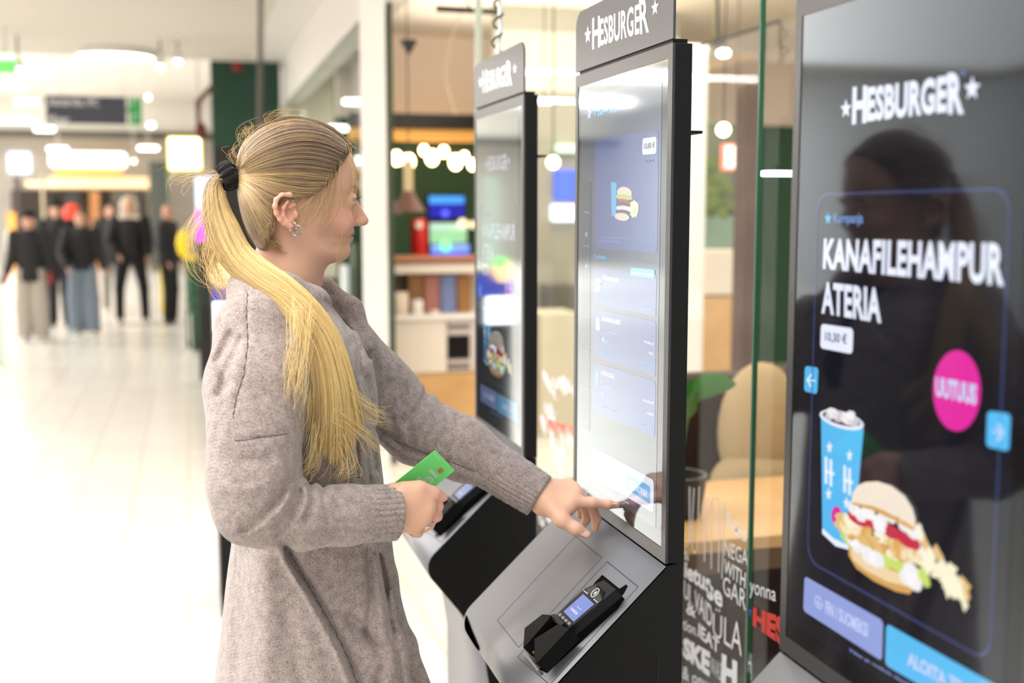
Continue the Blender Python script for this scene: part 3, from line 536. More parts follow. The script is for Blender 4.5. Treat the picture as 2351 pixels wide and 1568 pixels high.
# spiral hanging cable (grey, far) and black spiral over the far kiosk
def coil(name, p0, p1, r, turns, w, m, lab):
    p0 = np.array(p0); p1 = np.array(p1); P = []
    for k in range(turns*14+1):
        s = k/(turns*14); a = s*turns*2*math.pi; P.append(p0+(p1-p0)*s+np.array([r*math.cos(a), r*math.sin(a), 0]))
    return tag(G().tube(P, w, 6).mk(name, m, None, True), lab, 'cable')
coil('spiral_cable', aty(597, 290, 8), aty(600, -60, 8), .02, 44, .006, mat('grey cable', (120, 116, 110)), 'thin grey spiral cable hanging from the slatted ceiling before the green wall')
Yc = 2.75; coil('cable_spiral', aty(1140, 118, Yc), aty(1148, -60, Yc), .011, 4, .0028, mat('black cable wrap', (22, 20, 20), rough=.4), 'black spiral wrapped round the white cable above the far kiosk')
tag(G().tube([aty(1142, 125, Yc), aty(1150, 60, Yc), aty(1143, -80, Yc)], .006, 8).mk('power_cable', mat('white cable', (225, 224, 220)), None, True), 'white power cable dropping into the top of the far kiosk', 'cable')

# ---------------------------------------------------------------- far shops
def bx(name, u0, v0, u1, v1, Y, dep, m, lab, cat, grp=None, r=.01):
    a = aty(u0, v0, Y); b = aty(u1, v1 or 900, Y); z = b[2] if v1 else 0; o = G().bbox(a[0], b[0], Y, Y+dep, z, a[2], min(r, dep/3)).mk(name, m); return tag(o, lab, cat, grp)
def em(n, c, e=1): return mat(n, c, emit=e, ecol=c)
bx('lit_shop_front', 112, 348, 290, 384, 35.0, .45, em('shop white', (250, 248, 240), 2.5), 'long white glowing shop sign under the dark beam', 'sign', r=.1)
bx('gold_sign_band', 125, 385, 280, 398, 35.1, .36, em('gold band', (240, 180, 60), .9), 'thin gold band below the glowing shop sign', 'sign')
bx('hanging_screen', 18, 350, 70, 396, 37.9, .12, em('screen sky', (225, 236, 255), 1.5), 'white lit screen hanging at the left above the group of people', 'screen')
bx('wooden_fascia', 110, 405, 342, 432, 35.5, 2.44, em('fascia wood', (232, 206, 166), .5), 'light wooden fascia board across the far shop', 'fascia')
bx('lit_ledge', 60, 416, 340, 430, 35.2, .3, em('lit ledge', (255, 222, 170), 1.0), 'warm lit ledge along the far shop counter', 'ledge')
bx('shop_interior', 25, 436, 345, None, 37.5, .42, mat('shop dark', (62, 52, 44)), 'dark shop interior behind the group of people', 'shop')
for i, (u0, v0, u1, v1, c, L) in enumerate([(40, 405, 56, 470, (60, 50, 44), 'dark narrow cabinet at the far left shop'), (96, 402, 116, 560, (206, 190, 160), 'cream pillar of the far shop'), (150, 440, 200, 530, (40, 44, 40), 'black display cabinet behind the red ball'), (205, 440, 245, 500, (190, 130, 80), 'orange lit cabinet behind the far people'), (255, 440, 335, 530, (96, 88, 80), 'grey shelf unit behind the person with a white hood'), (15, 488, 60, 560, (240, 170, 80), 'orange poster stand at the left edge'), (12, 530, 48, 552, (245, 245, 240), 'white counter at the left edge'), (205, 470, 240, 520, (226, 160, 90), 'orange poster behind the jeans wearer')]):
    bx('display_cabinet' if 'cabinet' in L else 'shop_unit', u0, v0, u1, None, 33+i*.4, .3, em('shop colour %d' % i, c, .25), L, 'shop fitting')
bx('green_pillar', 342, 370, 396, None, 32, .5, mat('grey green pillar', (84, 88, 82)), 'broad grey pillar behind the people on the right of the group', 'pillar')
bx('green_stripe_pillar', 378, 370, 400, None, 31.8, .15, mat('green stripe', (52, 96, 74)), 'dark green strip on the right side of the grey pillar', 'pillar')
bx('pale_screen_wall', -60, 395, 14, None, 13.0, .06, mat('pale mint panel', (214, 232, 220), rough=.3), 'pale mint glass panel standing at the left picture edge', 'panel')
p = aty(166, 490, 20); t = thing('red_balloon', (p[0], p[1], 0), 'red orange round balloon on a stick, seen between the heads of the people', 'balloon'); G().ball(p, (.14, .14, .16), 16).mk('balloon', em('red glow', (220, 60, 36), .4), t, True); G().tube([p, (p[0], p[1], 0)], .01, 6).mk('stick', M_trim, t)
# digital screen with magenta picture behind the ponytail, self checkout with blue side
Y = 11.0; t = thing('advertising_screen', tuple(aty(462, 560, Y)), 'tall lit screen in white and magenta partly hidden by the ponytail', 'screen')
def part(nm, u0, v0, u1, v1, Y0, dep, m, tt): a = aty(u0, v0, Y0); b = aty(u1, v1, Y0); return G().bbox(a[0], b[0], Y0, Y0+dep, b[2], a[2], min(.008, dep/3)).mk(nm, m, tt)
part('screen_case', 446, 400, 520, 872, Y, .12, M_dark, t); part('screen_face', 448, 405, 512, 480, Y-.01, .012, em('ad white', (215, 222, 250), 1.3), t); part('screen_face', 448, 480, 512, 555, Y-.01, .012, em('ad magenta', (226, 60, 235), 1.1), t); part('screen_face', 452, 560, 512, 700, Y-.01, .012, em('ad dark', (40, 46, 44), .3), t)
Y = 4.6; t = thing('ticket_machine', tuple(aty(560, 1000, Y)), 'dark machine with blue top and white screen behind the back of the woman', 'machine')
part('machine_case', 487, 640, 730, 1409, Y, .4, M_side, t); part('blue_panel', 488, 640, 729, 690, Y-.01, .012, em('blue panel', (40, 50, 140), .9), t); part('lit_screen', 489, 693, 560, 760, Y-.012, .014, em('machine screen', (250, 250, 255), 1.8), t)
G().ball(aty(512, 632, Y), .05).mk('status_light', em('peach light', (250, 200, 150), 1.2), t, True); G().ball(aty(520, 612, Y-.02), .03).mk('status_light', em('green light', (140, 230, 120), 1.0), t, True)
# green crates / trolleys and yellow sign right of the people
Y = 13.4; t = thing('shopping_trolley', tuple(aty(445, 800, Y)), 'green shopping trolley frame with wheels beside the ponytail', 'trolley'); Mg = mat('trolley green', (50, 104, 74), rough=.5)
for k in range(9):
    a = aty(428+6*k, 600, Y); b = aty(432+6*k, 720, Y+.2); G().tube([a, b], .012, 6).mk('basket_wire', Mg, t)
for v in (600, 630, 660, 690, 718): a = aty(426, v, Y); b = aty(484, v, Y); G().tube([a, b], .016, 6).mk('basket_rail', Mg, t)
for k, u in enumerate((430, 455, 478)): a = aty(u, 718, Y); b = aty(u+3, 785, Y); G().tube([a, b], .014, 6).mk('frame_leg', Mg, t); G().lathe([(.001, -.02), (.05, -.02), (.05, .02), (.001, .02)], aty(u+3, 790, Y), 14, 'x').mk('wheel', M_dark, t)
bx('trolley_basket', 436, 605, 484, None, Y+.35, .3, mat('dark trolley green', (34, 72, 52)), 'dark green stacked baskets behind the trolley', 'basket')
bx('pink_bag', 488, 726, 519, None, Y+.0, .2, mat('pink bag', (214, 180, 204)), 'pink bag standing on the floor beside the trolley', 'bag')
Y = 14.3; t = thing('yellow_figure_stand', tuple(aty(425, 635, Y)), 'tall yellow display figure between the long haired person and the trolley', 'display stand')
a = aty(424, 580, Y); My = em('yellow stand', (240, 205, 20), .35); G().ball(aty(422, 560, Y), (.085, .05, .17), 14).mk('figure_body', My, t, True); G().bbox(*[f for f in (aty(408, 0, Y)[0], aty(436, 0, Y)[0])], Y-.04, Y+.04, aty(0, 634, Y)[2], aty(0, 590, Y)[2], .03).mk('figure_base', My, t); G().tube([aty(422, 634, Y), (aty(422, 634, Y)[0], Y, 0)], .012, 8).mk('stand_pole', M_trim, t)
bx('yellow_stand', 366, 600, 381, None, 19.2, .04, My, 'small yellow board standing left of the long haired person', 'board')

# ---------------------------------------------------------------- glass shop behind the face (X>1.1, Y 7.2-14)
struct('wall_shop', G().box(1.2, 8, 14.2, 14.3, 0, 3.3), mat('shop rear wall', (216, 208, 190), rough=.8))
struct('ceiling', G().box(1.32, 8, 7.3, 14.3, 3.25, 3.3), M_ceil)
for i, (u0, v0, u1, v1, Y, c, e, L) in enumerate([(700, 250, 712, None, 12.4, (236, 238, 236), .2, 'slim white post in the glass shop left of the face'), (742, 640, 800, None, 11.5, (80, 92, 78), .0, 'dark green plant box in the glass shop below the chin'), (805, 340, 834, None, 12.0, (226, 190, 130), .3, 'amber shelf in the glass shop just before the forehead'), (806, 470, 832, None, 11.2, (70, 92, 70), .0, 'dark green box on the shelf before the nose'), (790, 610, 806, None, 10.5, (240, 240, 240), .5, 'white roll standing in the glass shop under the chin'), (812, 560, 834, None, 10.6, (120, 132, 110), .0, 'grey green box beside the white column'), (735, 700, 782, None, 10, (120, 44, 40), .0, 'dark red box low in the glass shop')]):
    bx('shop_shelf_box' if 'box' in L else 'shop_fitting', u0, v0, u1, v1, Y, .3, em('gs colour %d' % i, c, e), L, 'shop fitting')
for i, (u0, u1, v, L) in enumerate(((746, 808, 294, 'strip lamp in the glass shop above the hair'), (780, 838, 233, 'strip lamp in the glass shop beside the white column'), (812, 832, 368, 'round lamp in the glass shop before the forehead'))):
    a = aty(u0, v-7, 10.5); b = aty(u1, v+7, 10.5); o_ = tag(G().bbox(a[0]+.03, b[0]-.03, 10.5, 10.56, b[2], a[2], .02).mk('shop_strip_lamp', M_lamp), L, 'lamp'); G().tube([((a[0]+b[0])/2, 10.53, a[2]-.02), ((a[0]+b[0])/2, 10.53, 3.25)], .004, 5).mk('hanging_rod', M_trim, o_)
# ---------------------------------------------------------------- restaurant interior
struct('ceiling', G().box(1.12, 8, .2, 7.2, 3.2, 3.25).box(1.32, 8, 7.2, 14.2, 3.2, 3.24), mat('restaurant ceiling', (240, 226, 206), rough=.8))
struct('wall_right', G().box(7.9, 8, .2, 14.2, 0, 3.25), mat('restaurant right wall', (222, 210, 194), rough=.8))
struct('wall_restaurant', G().box(1.34, 8, 11.0, 11.1, 0, 3.2), M_dkg)
struct('trim_11', G().box(1.34, 8, 10.85, 11.0, 2.46, 3.2), M_pink)
struct('trim_12', G().box(1.34, 3.2, 9.9, 10.1, 2.30, 2.42), M_dark)
struct('trim_13', G().box(1.34, 3.2, 9.95, 10.1, 2.20, 2.29), em('gold light band', (232, 168, 84), .55))
struct('trim_14', G().prism([(1.2, 7.2, 0), (1.23, 7.2, 0), (1.72, 11, 0), (1.69, 11, 0)], (0, 0, 3.2)), mat('restaurant side wall', (60, 74, 58), rough=.8))
# bulbs
bulbs = [(910, 363, 14), (938, 371, 15), (992, 362, 15), (1046, 372, 15), (973, 345, 10), (1019, 348, 11), (1066, 360, 10), (1085, 378, 11)]
bl = ['leftmost glowing bulb under the gold band', 'second glowing bulb, hanging over the lamp shade', 'large middle bulb under the gold band', 'large right bulb near the far kiosk', 'small amber bulb between the second and middle bulb', 'small high bulb right of the middle bulb', 'dim amber bulb right of the large right bulb', 'last bulb, just at the edge of the far kiosk']
for (u, v, r), L in zip(bulbs, bl):
    Y = 10.02; p = aty(u, v, Y); R_ = .050*(r/14); t = thing('hanging_bulb', tuple(p), L, 'bulb')
    G().ball(p, (R_, R_, R_*1.25), 12).mk('bulb_glass', M_bulb, t, True); G().tube([p+[0, 0, R_], p+[0, 0, R_+.06]], .014, 8).mk('bulb_socket', M_dark, t); G().tube([p+[0, 0, R_+.05], (p[0], p[1], 2.205)], .004, 5).mk('bulb_cord', M_dark, t)
# pendant lamp with cone canopy
p = aty(938, 470, 6.8); q = aty(938, 105, 6.8); t = thing('pendant_lamp', tuple(p), 'brown cone pendant lamp hanging on a long cord before the green wall', 'lamp')
G().lathe([(.10, -.04), (.055, .03), (.035, .07), (.02, .09), (.02, .085), (.05, .03), (.095, -.04)], p, 24).mk('lamp_shade', mat('brown shade', (96, 62, 48)), t, True); G().tube([p+[0, 0, .08], p+[0, 0, .26]], .028, 12).mk('lamp_stem', mat('pale stem', (190, 170, 130)), t, True); G().tube([p+[0, 0, .25], (p[0], p[1], 3.2)], .004, 6).mk('lamp_cord', M_dark, t); G().lathe([(.005, -.05), (.05, .02), (.05, .03), (.003, .03)], q, 16).mk('lamp_canopy', M_dark, t, True)
p = aty(895, 470, 7.6); t = thing('glass_pendant', tuple(p), 'dark half hidden pendant shade beside the white column', 'lamp'); G().lathe([(.08, -.06), (.05, .0), (.02, .06), (.01, .06), (.07, -.06)], p, 20).mk('lamp_shade', mat('dark shade', (70, 50, 44)), t, True); G().tube([p+[0, 0, .05], (p[0], p[1], 3.2)], .004, 6).mk('lamp_cord', M_dark, t)
tag(G().tube([aty(1002, 20, 5.6), aty(1080, 24, 5.6), aty(1150, 28, 5.6)], .016, 8).tube([aty(1076, 24, 5.6), (aty(1076, 24, 5.6)[0], 5.6, 3.2)], .006, 6).mk('ceiling_track', M_dark, None, True), 'black ceiling track at the top above the hanging cone lamp', 'track')
tag(G().tube([[aty(1062, 10, 6.5)[0], 6.5, 3.2], aty(1062, 10, 6.5), aty(1030, 110, 6.5), aty(1020, 170, 6.5), aty(1045, 262, 6.5)], .004, 6).mk('hanging_wire', mat('beige wire', (200, 180, 160)), None, True), 'thin beige wire curving down before the pink wall', 'cable')
def menu(u0, v0, u1, v1, Y, c1, c2, L):
    t = thing('menu_screen', tuple(aty((u0+u1)/2, v1, Y)), L, 'screen'); part('screen_case', u0-3, v0-3, u1+3, v1+3, Y, .06, M_dark, t); vm = v0+(v1-v0)*.35
    part('screen_picture', u0, v0, u1, vm, Y-.006, .008, c1, t); part('screen_picture', u0, vm, u1, v1, Y-.006, .008, c2, t)
menu(985, 450, 1066, 500, 10.94, em('menu cyan', (60, 140, 225), 1.2), em('menu blue', (26, 30, 150), 1.0), 'blue menu screen with a cyan top on the green wall'); menu(987, 512, 1072, 558, 10.94, em('menu green', (170, 205, 190), 1.0), em('menu mint', (140, 190, 150), 1), 'pale green menu screen under the blue one'); menu(990, 562, 1078, 604, 10.94, em('menu pale blue', (120, 150, 225), 1.2), em('menu deep blue', (56, 90, 215), 1.2), 'lower blue screen above the oak counter')
for (u, v, r, c, L) in ((1023, 566, .07, (120, 235, 150), 'green light blob between the two lower screens'), (1040, 597, .055, (235, 240, 255), 'white light on the counter under the blue screen'), (1022, 490, .05, (80, 90, 230), 'blue light at the bottom of the blue menu screen'), (1062, 512, .06, (255, 226, 175), 'warm light right of the green menu screen'), (1084, 516, .05, (240, 210, 170), 'pale warm light beside the far kiosk edge')):
    tag(G().ball(aty(u, v, 10.90), (r*.7, .06, r*.7), 12).mk('small_light', em('dot %s' % L[:8], c, 1.6), None, True), L, 'light')
zc = aty(962, 606, 9.0)[2]; tag(G().bbox(1.50, 2.33, 8.85, 9.35, 0, zc, .01).mk('back_counter', mat('red brown counter', (120, 66, 46))), 'red brown back counter under the red cylinder', 'counter')
p = aty(962, 606, 9.0); z1 = aty(962, 502, 9)[2]; t = thing('red_dispenser', tuple(p), 'tall red cylinder with a white emblem standing on the counter', 'dispenser'); G().lathe([(.06, 0), (.065, .01), (.065, z1-p[2]-.03), (.05, z1-p[2]), (.001, z1-p[2])], p, 24).mk('dispenser_body', mat('red dispenser', (196, 26, 26), rough=.4), t, True); G().ball(aty(962, 518, 8.93), (.03, .005, .03)).mk('emblem', mat('emblem white', (235, 220, 215)), t, True)
# tray station
Y = 7.6; t = thing('tray_return_station', tuple(aty(990, 1050, Y)*[1, 1, 0]), 'cream serving station with an oak base and an oven, left of the far kiosk', 'counter')
zs_ = {k: aty(985, v, Y)[2] for k, v in dict(top=604, t2=628, nb=724, cb=734, cab=856, ).items()}
xa = aty(888, 700, Y)[0]; xb = aty(1160, 700, Y)[0]
G().bbox(xa, xb, Y, Y+.6, zs_['t2'], zs_['top']-.0, .01).mk('top_shelf', M_cream, t); G().bbox(xa, xb, Y-.02, Y+.6, zs_['top'], zs_['top']+.03, .008).mk('shelf_edge', mat('red brown edge', (140, 84, 58)), t)
G().box(xa, xb, Y+.4, Y+.42, zs_['nb'], zs_['t2']).mk('niche_back', mat('niche cream', (214, 202, 184)), t); G().bbox(xa, xb, Y-.03, Y+.6, zs_['cb'], zs_['nb'], .008).mk('worktop', M_trim, t)
xo = aty(1022, 0, Y)[0]; G().bbox(xa, xo, Y, Y+.6, zs_['cab'], zs_['cb'], .006).mk('cabinet_front', M_cream, t); G().bbox(xo+.006, xb, Y, Y+.6, zs_['cab'], zs_['cb'], .006).mk('oven_frame', mat('oven steel', (200, 190, 184), rough=.4), t)
a = aty(1028, 770, Y); b = aty(1078, 823, Y); G().box(a[0], b[0], Y-.008, Y+.002, b[2], a[2]).mk('oven_door', mat('oven black', (20, 18, 18), rough=.2), t); a = aty(1028, 746, Y); b = aty(1078, 754, Y); G().box(a[0], b[0], Y-.006, Y+.002, b[2], a[2]).mk('oven_panel', mat('oven panel', (110, 100, 96)), t)
a = aty(1028, 836, Y); b = aty(1078, 846, Y); G().box(a[0], b[0], Y-.006, Y+.002, b[2], a[2]).mk('oven_vent', mat('oven panel', (110, 100, 96)), t)
G().bbox(xa, xb, Y+.02, Y+.6, 0, zs_['cab']-.004, .004).mk('oak_base', M_wood, t)
for i, (u0, u1, v0, c, L) in enumerate([(936, 972, 630, (176, 130, 84), 'brown paper bag stack, first in the serving niche'), (974, 1010, 632, (208, 138, 128), 'pink napkin stack in the serving niche'), (1012, 1048, 630, (140, 158, 212), 'blue cup stack in the serving niche'), (1050, 1082, 632, (180, 128, 76), 'tan bag stack beside the far kiosk')]):
    a = aty(u0, v0, Y+.2); b = aty(u1, 722, Y+.2); zb = zs_['nb']; tag(G().bbox(a[0], b[0], Y+.2, Y+.33, zb, a[2], .01).mk('supply_stack', mat('stack colour %d' % i, c, var=(60, tuple(int(x*.85) for x in c)))), L, 'stack')
for i, (u, v0, r, c, L) in enumerate([(958, 688, .040, (240, 236, 228), 'white mug standing before the brown bags'), (998, 712, .03, (240, 230, 222), 'small white pot before the pink napkins'), (914, 670, .07, (220, 206, 188), 'beige canister near the white column')]):
    p = aty(u, 724, Y+.1); p[2] = zs_['nb']; h = aty(u, v0, Y+.1)[2]-p[2]; tag(G().lathe([(r*.9, 0), (r, .01), (r, h-.01), (r*.9, h), (.001, h)], p, 18).mk('serving_pot', mat('pot %d' % i, c), None, True), L, 'pot')
# objects between far and middle kiosk, seen through glass
for i, (u0, v0, u1, v1, Y, dep, c, e, nm, L) in enumerate([(1278, 390, 1330, 458, 8.92, .08, (60, 90, 220), 1.1, 'menu_screen', 'blue lit screen between the far and middle kiosks'), (1270, 470, 1330, 508, 8.92, .08, (238, 242, 255), 1.3, 'lit_board', 'white lit panel under the blue screen between the kiosks'), (1280, 332, 1330, 350, 8.92, .08, (200, 236, 205), .9, 'lit_sign', 'pale green lit sign above the blue screen'), (1262, 655, 1330, None, 8.6, .3, (90, 84, 74), 0, 'wooden_partition', 'dark wooden partition low between the far and middle kiosks'), (1240, 720, 1330, None, 7.8, .4, (206, 200, 176), 0, 'low_counter', 'pale low counter between the far and middle kiosks')]):
    bx(nm, u0, v0, u1, v1, Y, dep, em('btw colour %d' % i, c, e), L, nm.split('_')[-1])
struct('wall_divider', G().box(2.35, 3.9, 9.0, 9.1, 0, 3.2), mat('divider wall', (166, 165, 152), rough=.8))
p = aty(1270, 373, 6.0); t = thing('globe_lamp', tuple(p), 'round glowing lamp just right of the far kiosk', 'lamp'); G().ball(p, .033, 14).mk('globe', M_bulb, t, True); G().tube([p+[0, 0, .03], (p[0], p[1], 3.2)], .004, 6).mk('lamp_cord', M_dark, t)
for (u0, u1, v, L) in ((1234, 1270, 234, 'bright strip lamp right of the top of the far kiosk'), (1750, 1808, 398, 'painted reflection bar between the green glass edge and the nearest kiosk')):
    Y = 6.0 if u0 < 1500 else 1.99
    if Y == 6.0: a = aty(u0, v-8, Y); b = aty(u1, v+8, Y); o_ = tag(G().bbox(a[0], b[0], Y, Y+.05, b[2]+.01, a[2]-.01, .01).mk('lamp_or_reflection_bar', M_lamp), L, 'lamp'); G().tube([((a[0]+b[0])/2, Y+.02, a[2]-.02), ((a[0]+b[0])/2, Y+.02, 3.2)], .003, 5).mk('hanging_rod', M_dark, o_)
p = atz(1305, 112, 3.18); tag(G().lathe([(.001, 0), (.16, 0), (.16, .03), (.001, .03)], p-[0, 0, .01], 30).mk('round_ceiling_light', M_lamp, None, True), 'flat round ceiling light left of the middle kiosk header', 'lamp')
# right gap: spotlight, globe, red sign, plants, cabinets, post, sofa, cushion, table
p = aty(1661, 122, 5.0); t = thing('track_spotlight', tuple(p), 'dark track spotlight shining above the glass, right of the middle kiosk', 'lamp')
G().tube([p+[-.01, 0, .02], p+[-.03, 0, .075]], [.034, .026], 14).mk('spot_head', M_dark, t, True); G().ball(p, (.034, .02, .022), 14).mk('lamp_lens', M_lamp, t, True); G().tube([p+[-.03, 0, .07], (p[0]-.05, p[1], 3.2)], .008, 6).mk('lamp_arm', M_dark, t); G().tube([aty(1610, 104, 5.0), aty(1790, 48, 4.6)], .007, 6).mk('lamp_track', M_dark, t)
p = aty(1661, 298, 4.5); t = thing('globe_lamp', tuple(p), 'round glowing globe lamp above the red and white sign', 'lamp'); G().ball(p, .028, 16).mk('globe', M_bulb, t, True); G().tube([p+[0, 0, .026], (p[0], p[1], 3.2)], .003, 6).mk('lamp_cord', M_dark, t)
t = thing('red_white_sign', tuple(aty(1690, 392, 6.6)), 'square white sign with red marks behind the glass', 'sign'); part('sign_board', 1662, 330, 1722, 392, 6.6, .05, em('sign red', (226, 110, 92), .9), t); part('sign_field', 1666, 335, 1690, 386, 6.59, .012, em('sign pale', (252, 236, 230), 1.0), t)
G().tube([aty(1690, 331, 6.62), (aty(1690, 331, 6.62)[0], 6.62, 3.2)], .004, 6).mk('hanging_rod', M_dark, t)
flat('sign_mark', '≡', [aty(*p_, 6.585) for p_ in ((1697, 345), (1718, 345), (1718, 380), (1697, 380))], em('sign pale', (252, 236, 230), 1.0), t, .02)
bx('green_cabinet', 1590, 280, 1730, 494, 7.6, .3, mat('cabinet grey green', (96, 104, 84)), 'grey green wall unit behind the hanging plants', 'cabinet'); bx('mint_cabinet', 1590, 496, 1730, 572, 7.5, .3, mat('mint green', (124, 152, 134)), 'mint green cabinet above the white counter', 'cabinet'); bx('white_counter', 1560, 576, 1718, 676, 7.2, .5, M_cream, 'white counter block under the mint cabinet', 'counter'); bx('oak_panel', 1555, 684, 1720, None, 7.2, .5, M_wood, 'light oak panel wall above the brown sofa', 'panel')  # wall unit in plain grey green, one even colour
bx('dark_box', 1668, 462, 1700, 492, 7.5, .1, M_dark, 'small black box under the hanging plants', 'box'); bx('brown_post', 1714, 190, 1736, None, 5.4, .12, mat('brown post', (92, 68, 56), var=(4, (76, 54, 44))), 'dark brown post just left of the green glass edge', 'post'); bx('white_slab', 1578, 100, 1612, None, 6.6, .3, mat('white slab', (236, 236, 232)), 'tall white panel at the right side of the middle kiosk', 'panel')
def leafy(name, pts, Y, s, m, lab, n, seed):
    R2 = random.Random(seed); t = thing(name, tuple(aty(*pts[0], Y)), lab, 'plant'); g = G(); st = G()
    for k in range(n):
        u, v = pts[k % len(pts)]; c = aty(u+R2.uniform(-16, 16), v+R2.uniform(-22, 22), Y+R2.uniform(-.1, .1)); a = R2.uniform(0, 6.28); b = R2.uniform(-.6, .6); L = s*R2.uniform(.7, 1.2); d = np.array([math.cos(a)*math.cos(b), .4*math.sin(a), math.sin(b)-.2]); w = np.cross(d, [0, 1, 0]); w /= np.linalg.norm(w); w *= L*.28; nn = np.cross(d, w); nn *= .6
        g.add([c, c+d*L*.3+w, c+d*L*.65+w*.8, c+d*L, c+d*L*.65-w*.8, c+d*L*.3-w, c+d*L*.45+nn*.3], [(0, 1, 6), (1, 2, 6), (2, 3, 6), (3, 4, 6), (4, 5, 6), (5, 0, 6)]); st.tube([c, aty(pts[0][0], pts[0][1]-10, Y)], .003, 4)
    q_ = aty(pts[0][0], pts[0][1]-10, Y); st.tube([q_, (q_[0], q_[1], 3.2)], .003, 4); g.mk('leaves', m, t); st.mk('stems', m, t)
leafy('hanging_plant', [(1635, 390), (1640, 430), (1620, 460), (1650, 470), (1615, 400)], 7.2, .14, mat('hanging green', (96, 118, 40)), 'olive green hanging plant behind the glass', 60, 4)
# sofa, cushion, table
t = thing('leather_sofa', (1.9, 3.55, 0), 'dark brown leather sofa seen through the glass behind the table', 'sofa'); M_lea = mat('dark leather', (40, 20, 14), rough=.65, spec=.25)
a = aty(1560, 866, 3.62); G().bbox(1.30, 2.6, 3.60, 3.78, .08, a[2], .05, 5).mk('backrest', M_lea, t, True); G().bbox(1.30, 2.6, 3.36, 3.60, .12, .45, .04, 4).mk('seat', M_lea, t, True)
for x in (1.36, 2.5):
    for y in (3.42, 3.7): G().lathe([(.02, 0), (.02, .12)], (x, y, 0), 10).mk('leg', M_dark, t)
g = G(); c = aty(1745, 990, 3.5); g.ball(c, (.150, .10, .235), 28); g.ball(c+np.array([-.02, -.03, -.16]), (.17, .10, .11), 24); tag(g.mk('beige_cushion', mat('beige cloth', (176, 150, 112), rough=.9, bump=(30, .5, .01)), None, True), 'beige cushion leaning on the brown sofa beside the brown post', 'cushion')
t = thing('dining_table', (1.5, 3.0, 0), 'light oak table top behind the lettered glass', 'table'); G().bbox(1.14, 2.3, 2.70, 3.32, .715, .75, .004).mk('tabletop', M_wood, t); G().box(1.14, 2.3, 2.70, 2.73, .66, .715).mk('table_apron', mat('dark apron', (90, 66, 40)), t)
for x in (1.3, 2.1): G().lathe([(.22, 0), (.22, .012), (.03, .02), (.03, .70), (.10, .712)], (x, 3.0, 0), 18).mk('leg', M_dark, t, True)
t = thing('potted_plant', tuple(aty(1590, 960, 2.95)*[1, 1, 0]+[0, 0, .75]), 'green leafy plant on the table beside the middle kiosk', 'plant'); pp = aty(1560, 1000, 2.95); pp[2] = .75
G().lathe([(.05, 0), (.065, .01), (.08, .12), (.07, .12), (.06, .02), (.001, .02)], pp, 20).mk('pot', M_dark, t, True)
for k, (u, v, L, w) in enumerate([(1690, 856, .13, .032), (1662, 862, .11, .034), (1640, 862, .11, .036), (1612, 880, .11, .032), (1600, 905, .1, .03), (1585, 890, .09, .03)]):
    e = aty(u, v, 2.95-.05+.02*k); r0 = pp+np.array([0, 0, .12]); d = np.array([.9-.12*k, -.1, .35+.08*k]); d /= np.linalg.norm(d); b0 = e-d*L; sd = np.array([-.25*d[2], .5, d[0]]); sd = np.cross(d, [0.2, -1, .1]); sd /= np.linalg.norm(sd); nn = np.cross(d, sd); V = []; n = 9
    for i in range(n):
        s = i/(n-1); ww = w*math.sin(math.pi*min(1, s*.93+.05))**.75; c = b0+d*L*s-np.array([0, 0, 1])*.03*s*s
        V += [c+sd*ww+nn*ww*.35, c, c-sd*ww+nn*ww*.35]
    F = [(3*i+j, 3*i+j+1, 3*i+j+4, 3*i+j+3) for i in range(n-1) for j in range(2)]
    mk('leaf', V, F, mat('leaf green', (62, 128, 44), rough=.4), t, True); G().tube([r0, (r0+b0)/2+np.array([0, 0, .01]), b0], .003, 6).mk('stem', mat('stem green', (80, 110, 50)), t, True)
struct('trim_15', G().box(1.16, 8, 3.9, 4.0, 0, .62), mat('dark bench wall', (40, 34, 32)))
# pale column behind the near pane
struct('trim_16', G().box(1.16, 1.55, 1.9, 2.06, 0, 3.2), mat('pale column', (216, 220, 212), rough=.5))
bxp = em('bright strip', (250, 250, 255), 1.5)
p = aty(1755, 398, 1.885); q = aty(1811, 398, 1.885); tag(G().bbox(p[0], 1.18, 1.872, 1.902, p[2]-.006, p[2]+.006, .003).mk('lamp_or_reflection_bar', bxp), 'short bright painted reflection bar between the green glass edge and the nearest kiosk', 'lamp')  # reflection on the pale column, painted as a glowing bar, no lamp
# dark lower wall and lettering on the glass
M_let = mat('white glass lettering', (236, 236, 240), rough=.6, emit=.0); M_redl = mat('red glass lettering', (205, 56, 48), rough=.6); M_bluel = mat('blue glass lettering', (70, 120, 200), rough=.6)
lt = thing('glass_lettering', (1.098, 2.2, .6), 'white hand drawn lettering on the glass beside the middle kiosk', 'lettering')
XL = 1.0985
def R1(x, y): return (1560+x/1.807, 700+y/1.807)
def gl(s, q, bold=.0, m=None, nm='lettering_line', tt=None): UV, F = text_geo(s, bold); return mk(nm, quadmap(UV, [atx(*R1(*p), XL) for p in q]), F, m or M_let, tt or lt)
def stroke(pts, w, m=None, nm='lettering_stroke', tt=None, f=R1):
    g = G(); P = [atx(*f(*p), XL) for p in pts]; g.tube(P, w, 5); return g.mk(nm, m or M_let, tt or lt, True)
for pts in ([(22, 1000), (30, 1002), (42, 980), (42, 755)], [(60, 760), (50, 960), (55, 1020), (66, 1030), (74, 1010), (82, 755)], [(104, 1065), (106, 830), (116, 790), (126, 800), (132, 850), (132, 1095)], [(134, 850), (140, 800), (155, 795), (166, 830), (162, 1110)], [(180, 860), (186, 815), (176, 1135)]): stroke(pts, .0011)
